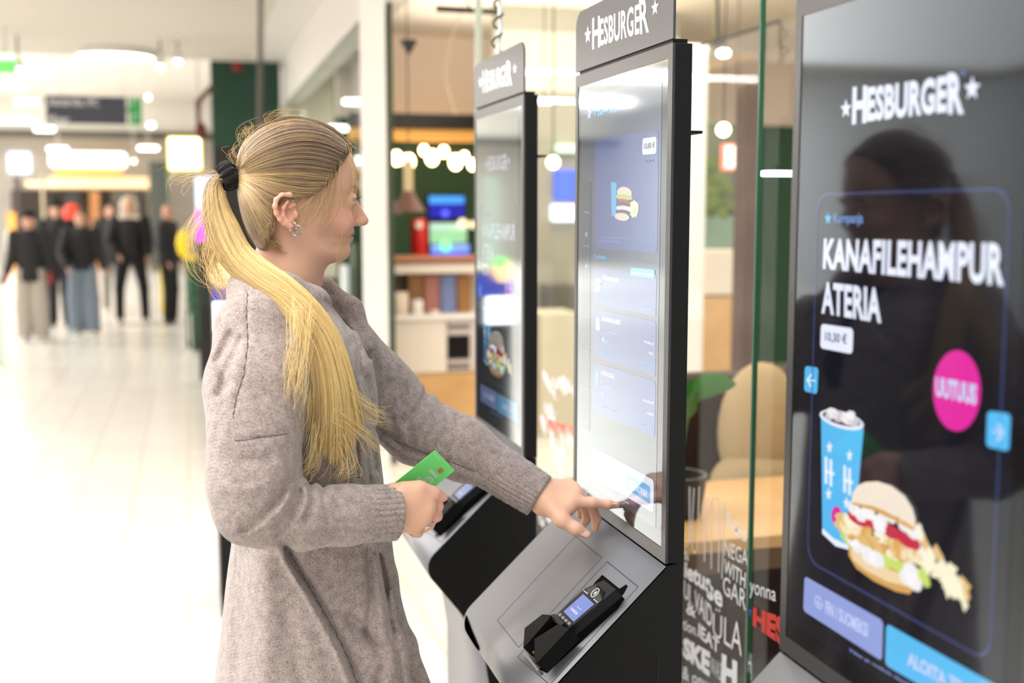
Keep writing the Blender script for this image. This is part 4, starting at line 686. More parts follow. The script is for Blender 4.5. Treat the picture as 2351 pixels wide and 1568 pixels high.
gl('Ruo', [(200, 855), (245, 880), (240, 945), (196, 920)]); gl('es', [(232, 915), (280, 940), (278, 985), (230, 960)]); gl('NEGA', [(188, 975), (285, 1020), (283, 1085), (186, 1040)]); gl('WITH', [(186, 1052), (275, 1112), (272, 1178), (184, 1110)], .01); gl('GAR', [(182, 1120), (278, 1190), (274, 1270), (180, 1195)], .0); gl('ietus', [(22, 1065), (130, 1120), (128, 1200), (20, 1130)], .03); gl('se', [(115, 1150), (180, 1200), (178, 1260), (114, 1215)], .03); gl('UL VAID', [(20, 1140), (136, 1250), (134, 1345), (18, 1212)], .01); gl('ÜLA', [(140, 1255), (262, 1290), (258, 1460), (138, 1370)], -.005)
gl('Do', [(20, 1020), (38, 1030), (38, 1065), (20, 1055)], .02); gl('tion.', [(15, 1300), (75, 1335), (74, 1375), (14, 1345)], .01); gl('IEAT', [(80, 1318), (165, 1395), (164, 1450), (78, 1375)], .03); gl('SKE', [(16, 1375), (128, 1440), (124, 1545), (14, 1460)], .06); gl('& onu', [(14, 1495), (120, 1550), (118, 1600), (12, 1550)], .01); gl('WAS', [(130, 1455), (175, 1490), (172, 1560), (128, 1530)], -.01); gl('H', [(176, 1445), (240, 1480), (238, 1600), (172, 1580)], .06); gl('yonna', [(292, 1150), (400, 1190), (398, 1250), (290, 1215)], .0); gl('Hj', [(285, 1440), (300, 1450), (300, 1560), (284, 1550)], .0); gl('&', [(30, 1225), (70, 1250), (68, 1300), (28, 1280)], .02)
rt = thing('red_glass_lettering', (1.098, 1.9, .6), 'bold red letters with a blue star on the glass beside the nearest kiosk', 'lettering'); gl('HES', [(305, 1252), (440, 1300), (440, 1425), (303, 1330)], .06, M_redl, 'red_letters', rt)
UV = np.vstack([star_uv(.55), [[.5, .5]]]); mk('blue_star', quadmap(UV, [atx(*R1(*p), XL) for p in ((280, 1245), (300, 1252), (299, 1302), (278, 1293))]), [(i, (i+1) % 10, 10) for i in range(10)], M_bluel, rt)
wt = thing('scribble_lettering', (1.098, 3.4, .7), 'pale scribbled lettering on the glass between the far and middle kiosks', 'lettering'); R3 = random.Random(11)
for k in range(34):
    u = R3.uniform(1242, 1318); v = R3.uniform(850, 1200); P = [(u+R3.uniform(-2, 2)+9*math.cos(a)*R3.uniform(.5, 1), v+a*3+16*math.sin(a*1.3)) for a in np.linspace(0, 6, 9)]
    stroke(P, .0020, M_let, 'scribble', wt, lambda x, y: (x, y))
g = G(); g.add([atx(*p, XL) for p in ((1258, 962), (1320, 982), (1320, 1004), (1255, 985))], [(0, 1, 2, 3)]); tag(g.mk('red_glass_stripe', mat('coral stripe', (222, 120, 96))), 'coral red stripe on the glass between the far and middle kiosks', 'sticker')
# ---------------------------------------------------------------- implicit modelling: smooth unions turned into one closed surface
def smin(a, b, k): h = np.clip(.5+.5*(b-a)/k, 0, 1); return b+(a-b)*h-k*h*(1-h)
def smax(a, b, k): return -smin(-a, -b, k)
class Prim:
    def __init__(s, fn, c, r, k=.01, sub=False): s.fn = fn; s.c = np.array(c, float); s.r = r; s.k = k; s.sub = sub
def cap(a, b, ra, rb=None, k=.01, flat=None, fs=1., sub=False):
    a = np.array(a, float); b = np.array(b, float); rb = ra if rb is None else rb; ab = b-a; L2 = ab@ab+1e-12
    if flat is not None: flat = np.array(flat, float); flat = flat/np.linalg.norm(flat)
    def fn(P):
        t = np.clip(((P-a)@ab)/L2, 0, 1); q = P-a-t[:, None]*ab
        if flat is not None: q = q+flat*((q@flat)*(1/fs-1))[:, None]
        return np.sqrt((q*q).sum(1))-(ra+(rb-ra)*t)
    return Prim(fn, (a+b)/2, math.sqrt(L2)/2+max(ra, rb), k, sub)
def ell(c, r, k=.01, sub=False, R=None):
    c = np.array(c, float); r = np.array(r, float); M = None if R is None else np.array(R, float)
    def fn(P):
        q = P-c
        if M is not None: q = q@M
        n = np.sqrt(((q/r)**2).sum(1)); g = np.sqrt(((q/r**2)**2).sum(1))+1e-9
        return n*(n-1)/g
    return Prim(fn, c, r.max(), k, sub)
def chain(pts, rs, k=.01, **kw): return [cap(pts[i], pts[i+1], rs[i], rs[i+1], k, **kw) for i in range(len(pts)-1)]
def field(prims, post=None):
    def f(P, c=None, hd=None):
        sel = prims if c is None else [p for p in prims if np.linalg.norm(p.c-c)-p.r < hd+.06]
        if not [p for p in sel if not p.sub]: return None
        d = None
        for p in sel:
            v = p.fn(P)
            if p.sub: d = v*0+1 if d is None else smax(d, -v, p.k)
            else: d = v if d is None else smin(d, v, p.k)
        return post(P, d) if post else d
    return f
def surf(f, xs, ys, zs, B=16, slack=1.5, pad=.012):
    xs, ys, zs = map(np.asarray, (xs, ys, zs)); NX, NY, NZ = len(xs), len(ys), len(zs); ids = []; pos = []; quads = []
    for i0 in range(0, NX-1, B):
        for j0 in range(0, NY-1, B):
            for k0 in range(0, NZ-1, B):
                X = xs[i0:min(i0+B+1, NX)]; Y = ys[j0:min(j0+B+1, NY)]; Z = zs[k0:min(k0+B+1, NZ)]
                c = np.array([(X[0]+X[-1])/2, (Y[0]+Y[-1])/2, (Z[0]+Z[-1])/2]); hd = math.sqrt((X[-1]-c[0])**2+(Y[-1]-c[1])**2+(Z[-1]-c[2])**2)
                v = f(c[None], c, hd)
                if v is None or abs(v[0]) > hd*slack+pad: continue
                gx, gy, gz = np.meshgrid(X, Y, Z, indexing='ij'); P = np.stack([gx.ravel(), gy.ravel(), gz.ravel()], 1)
                D = f(P, c, hd).reshape(gx.shape); Sg = D < 0
                if Sg.all() or not Sg.any(): continue
                n0, n1, n2 = D.shape; acc = np.zeros((n0-1, n1-1, n2-1, 3)); cnt = np.zeros((n0-1, n1-1, n2-1))
                for ax in range(3):
                    sl0 = [slice(None)]*3; sl1 = [slice(None)]*3; sl0[ax] = slice(0, -1); sl1[ax] = slice(1, None); sl0 = tuple(sl0); sl1 = tuple(sl1)
                    ch = Sg[sl0] != Sg[sl1]; a = D[sl0]; b = D[sl1]; t = np.where(ch, a/np.where(ch, a-b, 1), 0)
                    pt = np.stack([gx[sl0], gy[sl0], gz[sl0]], -1); pt[..., ax] += t*((gx, gy, gz)[ax][sl1]-(gx, gy, gz)[ax][sl0]); pt *= ch[..., None]
                    o = [a_ for a_ in range(3) if a_ != ax]
                    for s1 in (0, 1):
                        for s2 in (0, 1):
                            q = [slice(None)]*3; q[o[0]] = slice(s1, ch.shape[o[0]]-1+s1); q[o[1]] = slice(s2, ch.shape[o[1]]-1+s2); q = tuple(q)
                            acc += pt[q]; cnt += ch[q]
                    # quads owned by this block
                    lim = [min(B, NX-1-i0), min(B, NY-1-j0), min(B, NZ-1-k0)]
                    I, J, K = np.nonzero(ch); ok = (I < lim[0]) & (J < lim[1]) & (K < lim[2]); I, J, K = I[ok], J[ok], K[ok]; gi = [I+i0, J+j0, K+k0]
                    ok = (gi[o[0]] > 0) & (gi[o[1]] > 0); I, J, K = I[ok], J[ok], K[ok]; gi = [x[ok] for x in gi]
                    def cid(d1, d2):
                        g = [x.copy() for x in gi]; g[o[0]] = g[o[0]]-d1; g[o[1]] = g[o[1]]-d2; return (g[0]*NY+g[1])*NZ+g[2]
                    qd = np.stack([cid(1, 1), cid(0, 1), cid(0, 0), cid(1, 0)], 1); fl = Sg[I, J, K]
                    if ax == 1: fl = ~fl
                    qd[~fl] = qd[~fl][:, ::-1]; quads.append(qd)
                m = cnt > 0; I, J, K = np.nonzero(m); ids.append(((I+i0)*NY+J+j0)*NZ+K+k0); pos.append(acc[m]/cnt[m][:, None])
    ids = np.concatenate(ids); pos = np.concatenate(pos); quads = np.concatenate(quads); u, first = np.unique(ids, return_index=True); V = pos[first]
    F = np.searchsorted(u, quads); F = np.clip(F, 0, len(u)-1); ok = (u[F] == quads).all(1); return V, F[ok].astype(np.int32)
def poly_sdf2(P, poly):      # signed distance to a closed 2D polygon
    poly = np.asarray(poly, float); n = len(poly); d = np.full(len(P), 1e9); s = np.ones(len(P))
    for i in range(n):
        a = poly[i]; b = poly[i-1]; e = b-a; w = P-a; t = np.clip((w@e)/(e@e+1e-12), 0, 1); q = w-t[:, None]*e; d = np.minimum(d, (q*q).sum(1))
        c1 = P[:, 1] >= a[1]; c2 = P[:, 1] < b[1]; c3 = e[0]*w[:, 1] > e[1]*w[:, 0]; fl = (c1 & c2 & c3) | (~c1 & ~c2 & ~c3); s[fl] *= -1
    return s*np.sqrt(d)
class Lut:   # polygon distance sampled once on a grid, then looked up
    def __init__(s, poly, pad=.05, h=.001):
        poly = np.asarray(poly, float); s.lo = poly.min(0)-pad; hi = poly.max(0)+pad; s.h = h; s.n = np.ceil((hi-s.lo)/h).astype(int)+2
        gx, gz = np.meshgrid(s.lo[0]+h*np.arange(s.n[0]), s.lo[1]+h*np.arange(s.n[1]), indexing='ij'); s.d = poly_sdf2(np.stack([gx.ravel(), gz.ravel()], 1), poly).reshape(gx.shape)
    def __call__(s, x, z):
        fx = (x-s.lo[0])/s.h; fz = (z-s.lo[1])/s.h; cx = np.clip(fx, 0, s.n[0]-1.001); cz = np.clip(fz, 0, s.n[1]-1.001); i = cx.astype(int); j = cz.astype(int); u = cx-i; v = cz-j
        d = s.d[i, j]*(1-u)*(1-v)+s.d[i+1, j]*u*(1-v)+s.d[i, j+1]*(1-u)*v+s.d[i+1, j+1]*u*v
        return d+np.hypot(fx-cx, fz-cz)*s.h
def smooth_poly(pts, it=2):   # Chaikin
    P = np.array(pts, float)
    for _ in range(it): Qn = np.roll(P, -1, 0); P = np.stack([.75*P+.25*Qn, .25*P+.75*Qn], 1).reshape(-1, 2)
    return P
def seg_dist2(U, Vv, pts):   # picture-plane distance of points to a polyline (used only to place folds on the cloth)
    d = np.full(len(U), 1e9)
    for (a0, a1), (b0, b1) in zip(pts[:-1], pts[1:]):
        ex, ey = b0-a0, b1-a1; t = np.clip(((U-a0)*ex+(Vv-a1)*ey)/(ex*ex+ey*ey), 0, 1); d = np.minimum(d, np.hypot(U-a0-t*ex, Vv-a1-t*ey))
    return d
def projv(P):
    Q_ = P-O0; w = Q_@cF; w = np.where(np.abs(w) < 1e-6, 1e-6, w); return 1175.5+FPX*(Q_@cR)/w, 784-FPX*(Q_@cU)/w
# ---------------------------------------------------------------- the woman
YH = 1.80
def hp(u, v, dy=0., Y=YH): p = aty(u, v, Y); p[1] += dy; return p
def xz(u, v, Y=YH): p = aty(u, v, Y); return (p[0], p[2])
woman = thing('person', (.16, 1.80, 0), 'woman in a long grey beige cardigan touching the middle kiosk screen, green card in hand', 'person')
# --- face profile
FACE = [(700, 335), (765, 326), (793, 332), (812, 372), (818, 404), (818.5, 428), (815, 443), (812, 452), (811, 462), (808, 478), (806, 492), (806, 504), (808, 516), (812, 526), (814.5, 534), (813.8, 539), (809.5, 541.5), (811.5, 544.5), (812.5, 548), (810, 553), (804, 557.5), (802.5, 563), (804.5, 572), (804, 582), (797, 593), (782, 600.5), (760, 603), (735, 605), (715, 622), (690, 640), (640, 600), (600, 480), (620, 350)]
NOSE = [(800, 440), (815.5, 440), (817, 450), (821, 462), (831.5, 480), (839.5, 493), (844, 501), (844, 508), (840, 514), (833, 517), (822, 516), (814, 519), (800, 522), (790, 480)]
def px_poly(L, it=1): return smooth_poly([xz(*p) for p in L], it)
LF = Lut(px_poly(FACE), .08, .0012); LN = Lut(px_poly(NOSE, 2), .08, .0010)
zc_ = np.array([xz(700, v)[1] for v in (640, 600, 575, 545, 510, 470, 430, 380, 330, 300)]); wd_ = np.array([.040, .047, .052, .058, .066, .069, .070, .073, .066, .05]); cv_ = np.array([14, 15, 14, 12, 9, 8, 7, 6.5, 8, 9.])
XBK = xz(680, 500)[0]
def face_fn(P):
    y = P[:, 1]-YH; z = P[:, 2]; c = np.interp(z, zc_, cv_); w = np.interp(z, zc_, wd_)
    lips = np.exp(-((z-xz(800, 541)[1])/.012)**2); c = c+lips*10
    x = P[:, 0]+c*y*y*np.clip((P[:, 0]-XBK)/.05, 0, 1)
    a = LF(x, z); return smax(a, np.abs(y)-w, .030)
def nose_fn(P):
    y = np.abs(P[:, 1]-YH); z = P[:, 2]; t = np.clip((xz(830, 450)[1]-z)/.045, 0, 1); w = .0050+.0065*t**1.5
    a = LN(P[:, 0]+22*y*y*(1.6-t), z); return smax(a, y-w, .006)
fc = hp(760, 500)
body = []
body += [Prim(face_fn, fc-[.04, 0, 0], .15, .01), ell(hp(670, 395), (.074, .062, .070), .03), ell(hp(640, 425), (.052, .056, .056), .03)]
body += [Prim(nose_fn, hp(825, 485), .04, .004)]
for s in (-1, 1):
    body += [ell(hp(822, 507.5, s*.0105), (.0085, .0062, .0065), .006), ell(hp(833, 507, s*.004), (.0070, .0060, .0060), .005)]     # nostril wing, tip
    body += [ell(hp(768, 512, s*.036), (.024, .018, .022), .02)]          # cheek
    body += [ell(hp(805.5, 457.5, s*.031), (.013, .019, .0135), .006, sub=True)]    # eye socket
    body += [ell(hp(795.5, 459, s*.0300), (.0126, .0134, .0118), .007)]              # lids
    body += [ell(hp(826.5, 514.5, s*.0062), (.0050, .0026, .0022), .002, sub=True)]    # nostril
    body += [ell(hp(790.5, 541, s*.021), (.0035, .0032, .0018), .003, sub=True)]     # mouth corner
body += [cap(hp(813, 541.2, -.018), hp(813, 541.2, .018), .0007, k=.0015, sub=True)]
def mouthline(s): return [cap(hp(814-a*1.0, 541.3-a*.03, s*y0), hp(814-b*1.0, 541.3-b*.05, s*y1), .0013, k=.0022, sub=True) for (a, y0), (b, y1) in (((1, 0), (6, .010)), ((6, .010), (14, .017)), ((14, .017), (23, .0215)))]
body += mouthline(-1)+mouthline(1)
# eyelid slit
for s in (-1, 1): body += [ell(hp(808, 460, s*.032), (.0095, .0120, .0021), .002, sub=True)]
# neck
body += [cap(hp(668, 540), hp(655, 640), .047, .046, .03), cap(hp(655, 640), hp(640, 720), .046, .060, .03), cap(hp(700, 590), hp(690, 650), .020, .022, .02)]
# ears
def ear(s):
    o = []; base = s*.0735
    def e(u, v, d=0): return hp(u, v, base+s*d)
    hx = [(668, 457, .002), (655, 448.5, .008), (638, 450, .011), (625.5, 460, .013), (622.5, 474, .013), (626, 490, .011), (634, 503, .009), (644, 512, .006), (655, 518, .004)]
    o += chain([e(*p) for p in hx], [.0030, .0036, .0038, .0038, .0038, .0036, .0036, .0042, .0050], .003)
    o += [ell(e(648, 485, -.001), (.0165, .0055, .0215), .004), ell(e(657, 515, .003), (.0062, .0038, .0072), .004)]
    o += [ell(e(650, 487, .008), (.0098, .0075, .0120), .003, sub=True), ell(e(640, 472, .010), (.0075, .006, .0130), .003, sub=True)]
    o += chain([e(651, 463, .006), e(641, 478, .0075), e(641, 495, .0065), e(652, 507, .0055)], [.0026, .0028, .0028, .0030], .003)
    o += [ell(e(669, 492, .004), (.0035, .0030, .0060), .003), cap(e(668, 470, .003), e(655, 478, .004), .0022, .0018, .003), ell(e(662, 494, .009), (.0042, .0050, .0050), .002, sub=True)]
    return o
body += ear(-1)+ear(1)
# torso, legs (inside the clothes)
def wp(u, v, Y): return aty(u, v, Y)
body += [cap((.15, YH, 1.34), (.17, YH, 1.18), .085, .08, .05, flat=(1, 0, 0), fs=.8), cap((.14, YH-.08, 1.38), (.14, YH+.08, 1.38), .055, .055, .05), cap((.17, YH, 1.15), (.165, YH, .98), .08, .09, .05)]
for s in (-1, 1):
    hip = np.array([.165, YH+s*.085, .93]); kn = np.array([.18, YH+s*.09, .50]); an = np.array([.15, YH+s*.095, .10])
    body += chain([hip, kn, an], [.070, .052, .036], .04)+[cap(an+[-.03, 0, -.045], an+[.12, s*.02, -.065], .034, .026, .02)]
# right arm and hand (near), left arm and hand (pointing)
RS = aty(600, 765, 1.66); RE = aty(580, 1160, 1.585); RW = aty(898, 1170, 1.605)
LS = aty(765, 800, 1.93); LE = aty(965, 960, 1.925); LW = aty(1245, 1138, 1.815)
body += chain([RS, RE], [.040, .028], .02)+chain([RE, RW], [.028, .0245], .015)+chain([LS, LE], [.042, .030], .02)+chain([LE, LW], [.030, .0250], .015)
def mm(r): return r/1000
# near hand: fist round the card, thumb on top
h = []
Wr = aty(905, 1167, 1.605); MC = [aty(976, 1141, 1.603), aty(984, 1163, 1.600), aty(973, 1188, 1.601), aty(951, 1208, 1.606)]
h += [cap(RW, Wr, mm(25.5), mm(25), .01, flat=(0, 1, 0), fs=.72)]
for i, m_ in enumerate(MC): h += [cap(Wr+(0, 0, (.016, .006, -.006, -.015)[i]), m_, mm(15), mm(11.5), .016)]
h += [cap(Wr+(0, .004, .018), aty(952, 1132, 1.60), mm(14), mm(13), .015)]
fing = [[MC[0], aty(1003, 1162, 1.610), aty(1000, 1172, 1.640), aty(980, 1170, 1.650)], [MC[1], aty(1001, 1184, 1.618), aty(990, 1192, 1.645), aty(968, 1184, 1.652)],
        [MC[2], aty(984, 1204, 1.620), aty(974, 1210, 1.645), aty(955, 1200, 1.650)], [MC[3], aty(959, 1222, 1.622), aty(951, 1222, 1.642), aty(938, 1212, 1.646)]]
for f_, r in zip(fing, (9.6, 9.4, 8.8, 8.0)): h += chain(f_, [mm(r+1.2), mm(r), mm(r*.93), mm(r*.8)], .0028)
h += chain([aty(928, 1127, 1.600), aty(964, 1120, 1.597), aty(998, 1132, 1.600), aty(1018, 1141.5, 1.606)], [mm(14), mm(10.5), mm(8.8), mm(6.6)], .0035)
h += [ell(aty(966, 1136, 1.606), (mm(14), mm(9), mm(9)), .008)]
body += h
# pointing hand
g_ = []; Wl = aty(1247, 1139, 1.813)
ML = [aty(1312, 1154, 1.778), aty(1322, 1134, 1.795), aty(1313, 1122, 1.812), aty(1298, 1116, 1.828)]
g_ += [cap(LW-(LW-LE)*.1, Wl, mm(25), mm(24), .01)]
for i, m_ in enumerate(ML): g_ += [cap(Wl+np.array([0, (-.012, -.004, .006, .014)[i], (-.006, 0, .004, .002)[i]]), m_, mm(17), mm(12.2), .018)]
g_ += [cap(aty(1258, 1160, 1.80), aty(1296, 1172, 1.778), mm(16), mm(13), .018)]
g_ += chain([ML[0], aty(1359, 1154, 1.776), aty(1394, 1158, 1.779), aty(1417, 1159.5, 1.783)], [mm(10.8), mm(8.6), mm(7.4), mm(5.6)], .006)
g_ += chain([ML[1], aty(1358, 1158, 1.800), aty(1369, 1192, 1.806), aty(1367, 1212, 1.806)], [mm(10.5), mm(8.6), mm(7.6), mm(6.4)], .005)
g_ += chain([ML[2], aty(1341, 1160, 1.826), aty(1348, 1188, 1.832), aty(1342, 1202, 1.832)], [mm(10), mm(8.4), mm(7.4), mm(6.2)], .005)
g_ += chain([ML[3], aty(1322, 1150, 1.846), aty(1333, 1172, 1.852), aty(1331, 1184, 1.852)], [mm(9), mm(7.4), mm(6.6), mm(5.8)], .005)
g_ += chain([aty(1258, 1158, 1.790), aty(1290, 1194, 1.760), aty(1322, 1214, 1.748), aty(1348, 1227, 1.744)], [mm(15), mm(11.5), mm(9.4), mm(6.8)], .010)
body += g_
def nonuni(segs): # [(start, end, step)...]
    o = []; 
    for a, b, h in segs: o += list(np.arange(a, b-1e-9, h))
    return np.array(o+[segs[-1][1]])
bx_ = nonuni([(-.06, .03, .006), (.03, .285, .00165), (.285, .34, .006), (.34, .38, .003), (.38, .70, .0018)])
by_ = nonuni([(1.50, 1.575, .006), (1.575, 1.665, .0018), (1.665, 1.715, .003), (1.715, 1.89, .00175), (1.89, 2.02, .006)])
bz_ = nonuni([(-.01, 1.04, .012), (1.04, 1.19, .00175), (1.19, 1.44, .006), (1.44, 1.76, .0016)])
V, F = surf(field(body), bx_, by_, bz_)
M_skin = mat('skin', (224, 176, 148), rough=.46, spec=.35, sss=.12, bump=(700, .12, .0006))
def skin_detail(m):    # lips, cheeks and fingers have their own redder colour
    nt = m.node_tree; b = nt.nodes['Principled BSDF']; N = nt.nodes.new; L = nt.links.new; tc = N('ShaderNodeTexCoord'); last = None
    mix = None; col = (*lin((224, 176, 148)), 1)
    org = np.array([.16, 1.80, 0.])
    spots = []
    for s in (-1, 1): spots += [(hp(775, 505, s*.05), (.035, .03, .030), (226, 160, 140), .55), (hp(640, 480, s*.085), (.03, .02, .035), (226, 150, 130), .45)]
    spots += [(hp(805, 541.5), (.022, .032, .0098), (190, 102, 98), .9), (hp(842, 505), (.018, .02, .016), (222, 160, 142), .5), (aty(1340, 1160, 1.79), (.06, .08, .03), (228, 170, 150), .45), (aty(1000, 1165, 1.61), (.022, .03, .05), (226, 160, 140), .5)]
    cur = None
    for c, r, cc, st in spots:
        mp = N('ShaderNodeMapping'); mp.vector_type = 'POINT'; cl = c-org; mp.inputs['Scale'].default_value = tuple(1/x for x in r); mp.inputs['Location'].default_value = tuple(-cl[i]/r[i] for i in range(3))
        L(tc.outputs['Object'], mp.inputs[0]); ln = N('ShaderNodeVectorMath'); ln.operation = 'LENGTH'; L(mp.outputs[0], ln.inputs[0])
        mr = N('ShaderNodeMapRange'); mr.interpolation_type = 'SMOOTHSTEP'; mr.inputs['From Min'].default_value = .45; mr.inputs['From Max'].default_value = 1.0; mr.inputs['To Min'].default_value = st; mr.inputs['To Max'].default_value = 0
        L(ln.outputs['Value'], mr.inputs['Value']); mx = N('ShaderNodeMix'); mx.data_type = 'RGBA'; L(mr.outputs[0], mx.inputs['Factor'])
        if cur is None: mx.inputs['A'].default_value = col
        else: L(cur, mx.inputs['A'])
        mx.inputs['B'].default_value = (*lin(cc), 1); cur = mx.outputs['Result']
    L(cur, b.inputs['Base Color'])
skin_detail(M_skin)
bo = mk('body', V, F, M_skin, woman, True); print('body', len(V))
# eyeballs, lashes, brows, nails
M_eye = mat('eye white', (178, 170, 166), rough=.25); M_iris = mat('iris grey blue', (70, 90, 104), rough=.1); M_lash = mat('lash brown', (74, 54, 42), rough=.6); M_nail = mat('nail pink', (236, 196, 184), rough=.22, spec=.6)
for s in (-1, 1):
    c = hp(796.2, 459, s*.0300); e = G().ball(c, .0108, 20).mk('eyeball', M_eye, woman, True); G().lathe([(.0001, .0), (.0054, -.0012), (.0054, -.002), (.0001, -.002)], c+[.0111, 0, -.0003], 16, 'x').mk('iris', M_iris, e)
    g = G()
    for k in range(26):
        a = (k/25-.5)*1.9; b0 = c+np.array([.0122*math.cos(a), .0122*math.sin(a), .0028-.002*abs(a)]); b1 = b0+np.array([.0065*math.cos(a), .0065*math.sin(a), .0008+.002*math.cos(a)]); g.tube([b0, (b0+b1)/2+np.array([0, 0, -.0007]), b1], [.00022, .00018, .00006], 3)
    g.mk('eyelashes', M_lash, woman)
    g = G()
    for k in range(70):
        t = random.random(); u = 814-30*t; v = 434-5*math.sin(t*2.4)+random.uniform(-2, 2); dyy = s*(.012+.034*t); x0_ = hp(819, v, dyy); x0_[0] -= 7.3*dyy*dyy-.0003
        g.tube([x0_, x0_+np.array([-.005, s*.003, .0012])], [.0003, .0001], 3)
    g.mk('eyebrow', mat('brow brown', (160, 122, 92), rough=.7), woman)
def nail(c, d, n, L, w):
    c, d, n = map(lambda q: np.array(q, float), (c, d, n)); d /= np.linalg.norm(d); n -= d*(n@d); n /= np.linalg.norm(n); s = np.cross(d, n); g = G(); V = []
    for i in range(7):
        t = i/6; ww = w*(1-.25*t)*(1 if t < .85 else .8)
        for j in range(5): a = (j-2)/2*1.0; V.append(c+d*L*(t-.3)+s*ww*math.sin(a)+n*(ww*.55*math.cos(a)-ww*.25)+n*(.0011-.0012*t))
    g.add(V, [(5*i+j, 5*i+j+1, 5*i+j+6, 5*i+j+5) for i in range(6) for j in range(4)]); return g.mk('fingernail', M_nail, woman, True)
nail(aty(1406, 1155.5, 1.7775), aty(1418, 1159, 1.783)-aty(1394, 1158, 1.779), (0, -.35, .9), .0125, .0056)
nail(aty(1340, 1224, 1.7395), aty(1348, 1227, 1.744)-aty(1322, 1214, 1.748), (0, -1, .25), .0125, .0062)
nail(aty(1014, 1137.5, 1.6015), aty(1018, 1141.5, 1.606)-aty(998, 1132, 1.600), (0, -.65, .75), .0118, .0058)
nail(aty(1370, 1204, 1.8), aty(1367, 1212, 1.806)-aty(1369, 1192, 1.806), (1, -.2, 0), .010, .0050)
M_silver = mat('silver', (210, 208, 205), rough=.18, metal=1)
def hoop(name, c, r, w, n=(0, 1, 0), arc=6.283, a0=0, sq=1.0):
    n = np.array(n, float); n /= np.linalg.norm(n); a = np.cross(n, (0, 0, 1)); a /= np.linalg.norm(a); b = np.cross(a, n); G().tube([c+a*r*sq*math.cos(t)+b*r*math.sin(t) for t in np.linspace(a0, a0+arc, 26)], w, 8).mk(name, M_silver, woman, True)
hoop('hoop_earring', hp(661, 519, -.0835), .0072, .0009, (.75, .65, 0)); hoop('hoop_earring', hp(670.5, 527.5, -.0800), .0078, .0010, (.55, .83, 0))
hoop('ring', (ML[1]+aty(1358, 1158, 1.800))/2+np.array([-.003, 0, .003]), .0100, .0012, aty(1358, 1158, 1.800)-ML[1]); hoop('ring', (fing[2][0]*.5+fing[2][1]*.5), .0100, .0013, fing[2][1]-fing[2][0])

# ---------------------------------------------------------------- cardigan
def knit_mat():
    m = bpy.data.materials.new('heathered wool knit'); m.use_nodes = True; nt = m.node_tree; b = nt.nodes['Principled BSDF']; N = nt.nodes.new; L = nt.links.new
    tc = N('ShaderNodeTexCoord'); n1 = N('ShaderNodeTexNoise'); n1.inputs['Scale'].default_value = 400; n1.inputs['Detail'].default_value = 4; n1.inputs['Roughness'].default_value = .7
    n2 = N('ShaderNodeTexNoise'); n2.inputs['Scale'].default_value = 90; n2.inputs['Detail'].default_value = 5
    mp = N('ShaderNodeMapping'); mp.inputs['Scale'].default_value = (1, 1, 1.6); L(tc.outputs['Object'], mp.inputs[0]); L(mp.outputs[0], n1.inputs[0]); L(tc.outputs['Object'], n2.inputs[0])
    ad = N('ShaderNodeMath'); ad.operation = 'MULTIPLY_ADD'; ad.inputs[1].default_value = .72; L(n1.outputs['Fac'], ad.inputs[0]); m2 = N('ShaderNodeMath'); m2.operation = 'MULTIPLY'; m2.inputs[1].default_value = .28; L(n2.outputs['Fac'], m2.inputs[0]); L(m2.outputs[0], ad.inputs[2])
    r = N('ShaderNodeValToRGB'); e = r.color_ramp.elements; e[0].position = .36; e[0].color = (*lin((114, 102, 99)), 1); e[1].position = .64; e[1].color = (*lin((190, 175, 166)), 1); x = e.new(.5); x.color = (*lin((162, 147, 140)), 1)
    L(ad.outputs[0], r.inputs[0]); L(r.outputs[0], b.inputs['Base Color']); b.inputs['Roughness'].default_value = .95; b.inputs['Specular IOR Level'].default_value = .1; b.inputs['Sheen Weight'].default_value = .35; b.inputs['Sheen Roughness'].default_value = .5
    w = N('ShaderNodeTexWave'); w.wave_type = 'BANDS'; w.bands_direction = 'DIAGONAL'; w.inputs['Scale'].default_value = 95; w.inputs['Distortion'].default_value = 5; w.inputs['Detail'].default_value = 2; w.inputs['Detail Scale'].default_value = 3; L(tc.outputs['Object'], w.inputs[0])
    s = N('ShaderNodeMath'); s.operation = 'MULTIPLY_ADD'; s.inputs[1].default_value = .5; L(w.outputs['Fac'], s.inputs[0]); L(n1.outputs['Fac'], s.inputs[2])
    bp = N('ShaderNodeBump'); bp.inputs['Strength'].default_value = .55; bp.inputs['Distance'].default_value = .0016; L(s.outputs[0], bp.inputs['Height']); L(bp.outputs[0], b.inputs['Normal']); return m
M_knit = knit_mat()
# trunk: height levels from back and front edge (picture points taken at the middle plane), half width
TR = [(668, 560, 690, .045, YH), (690, 545, 735, .085, YH), (720, 532, 775, .135, YH), (760, 520, 815, .172, YH), (820, 512, 846, .186, YH), (900, 512, 858, .184, YH), (1000, 522, 862, .176, YH), (1100, 532, 872, .170, YH), (1250, 530, 884, .175, YH), (1400, 512, 905, .185, YH), (1568, 492, 930, .195, YH), (1800, 470, 950, .205, YH), (2100, 455, 960, .21, YH)]
tz = np.array([aty(600, r[0], YH)[2] for r in TR])[::-1]; tb = np.array([aty(r[1], r[0], YH)[0] for r in TR])[::-1]; tf = np.array([aty(r[2], r[0], YH)[0] for r in TR])[::-1]; tw = np.array([r[3] for r in TR])[::-1]
zlo, zhi = tz[0], tz[-1]
def trunk(P):
    z = P[:, 2]; b = np.interp(z, tz, tb); f_ = np.interp(z, tz, tf); w = np.interp(z, tz, tw); xc = (b+f_)/2; a = (f_-b)/2; y = P[:, 1]-YH; x = P[:, 0]-xc
    q = ((np.abs(x)/a)**2.3+(np.abs(y)/w)**2.3)**(1/2.3); d = (q-1)*np.minimum(a, w)*.95
    return smax(d, np.maximum(z-zhi, zlo-z), .03)
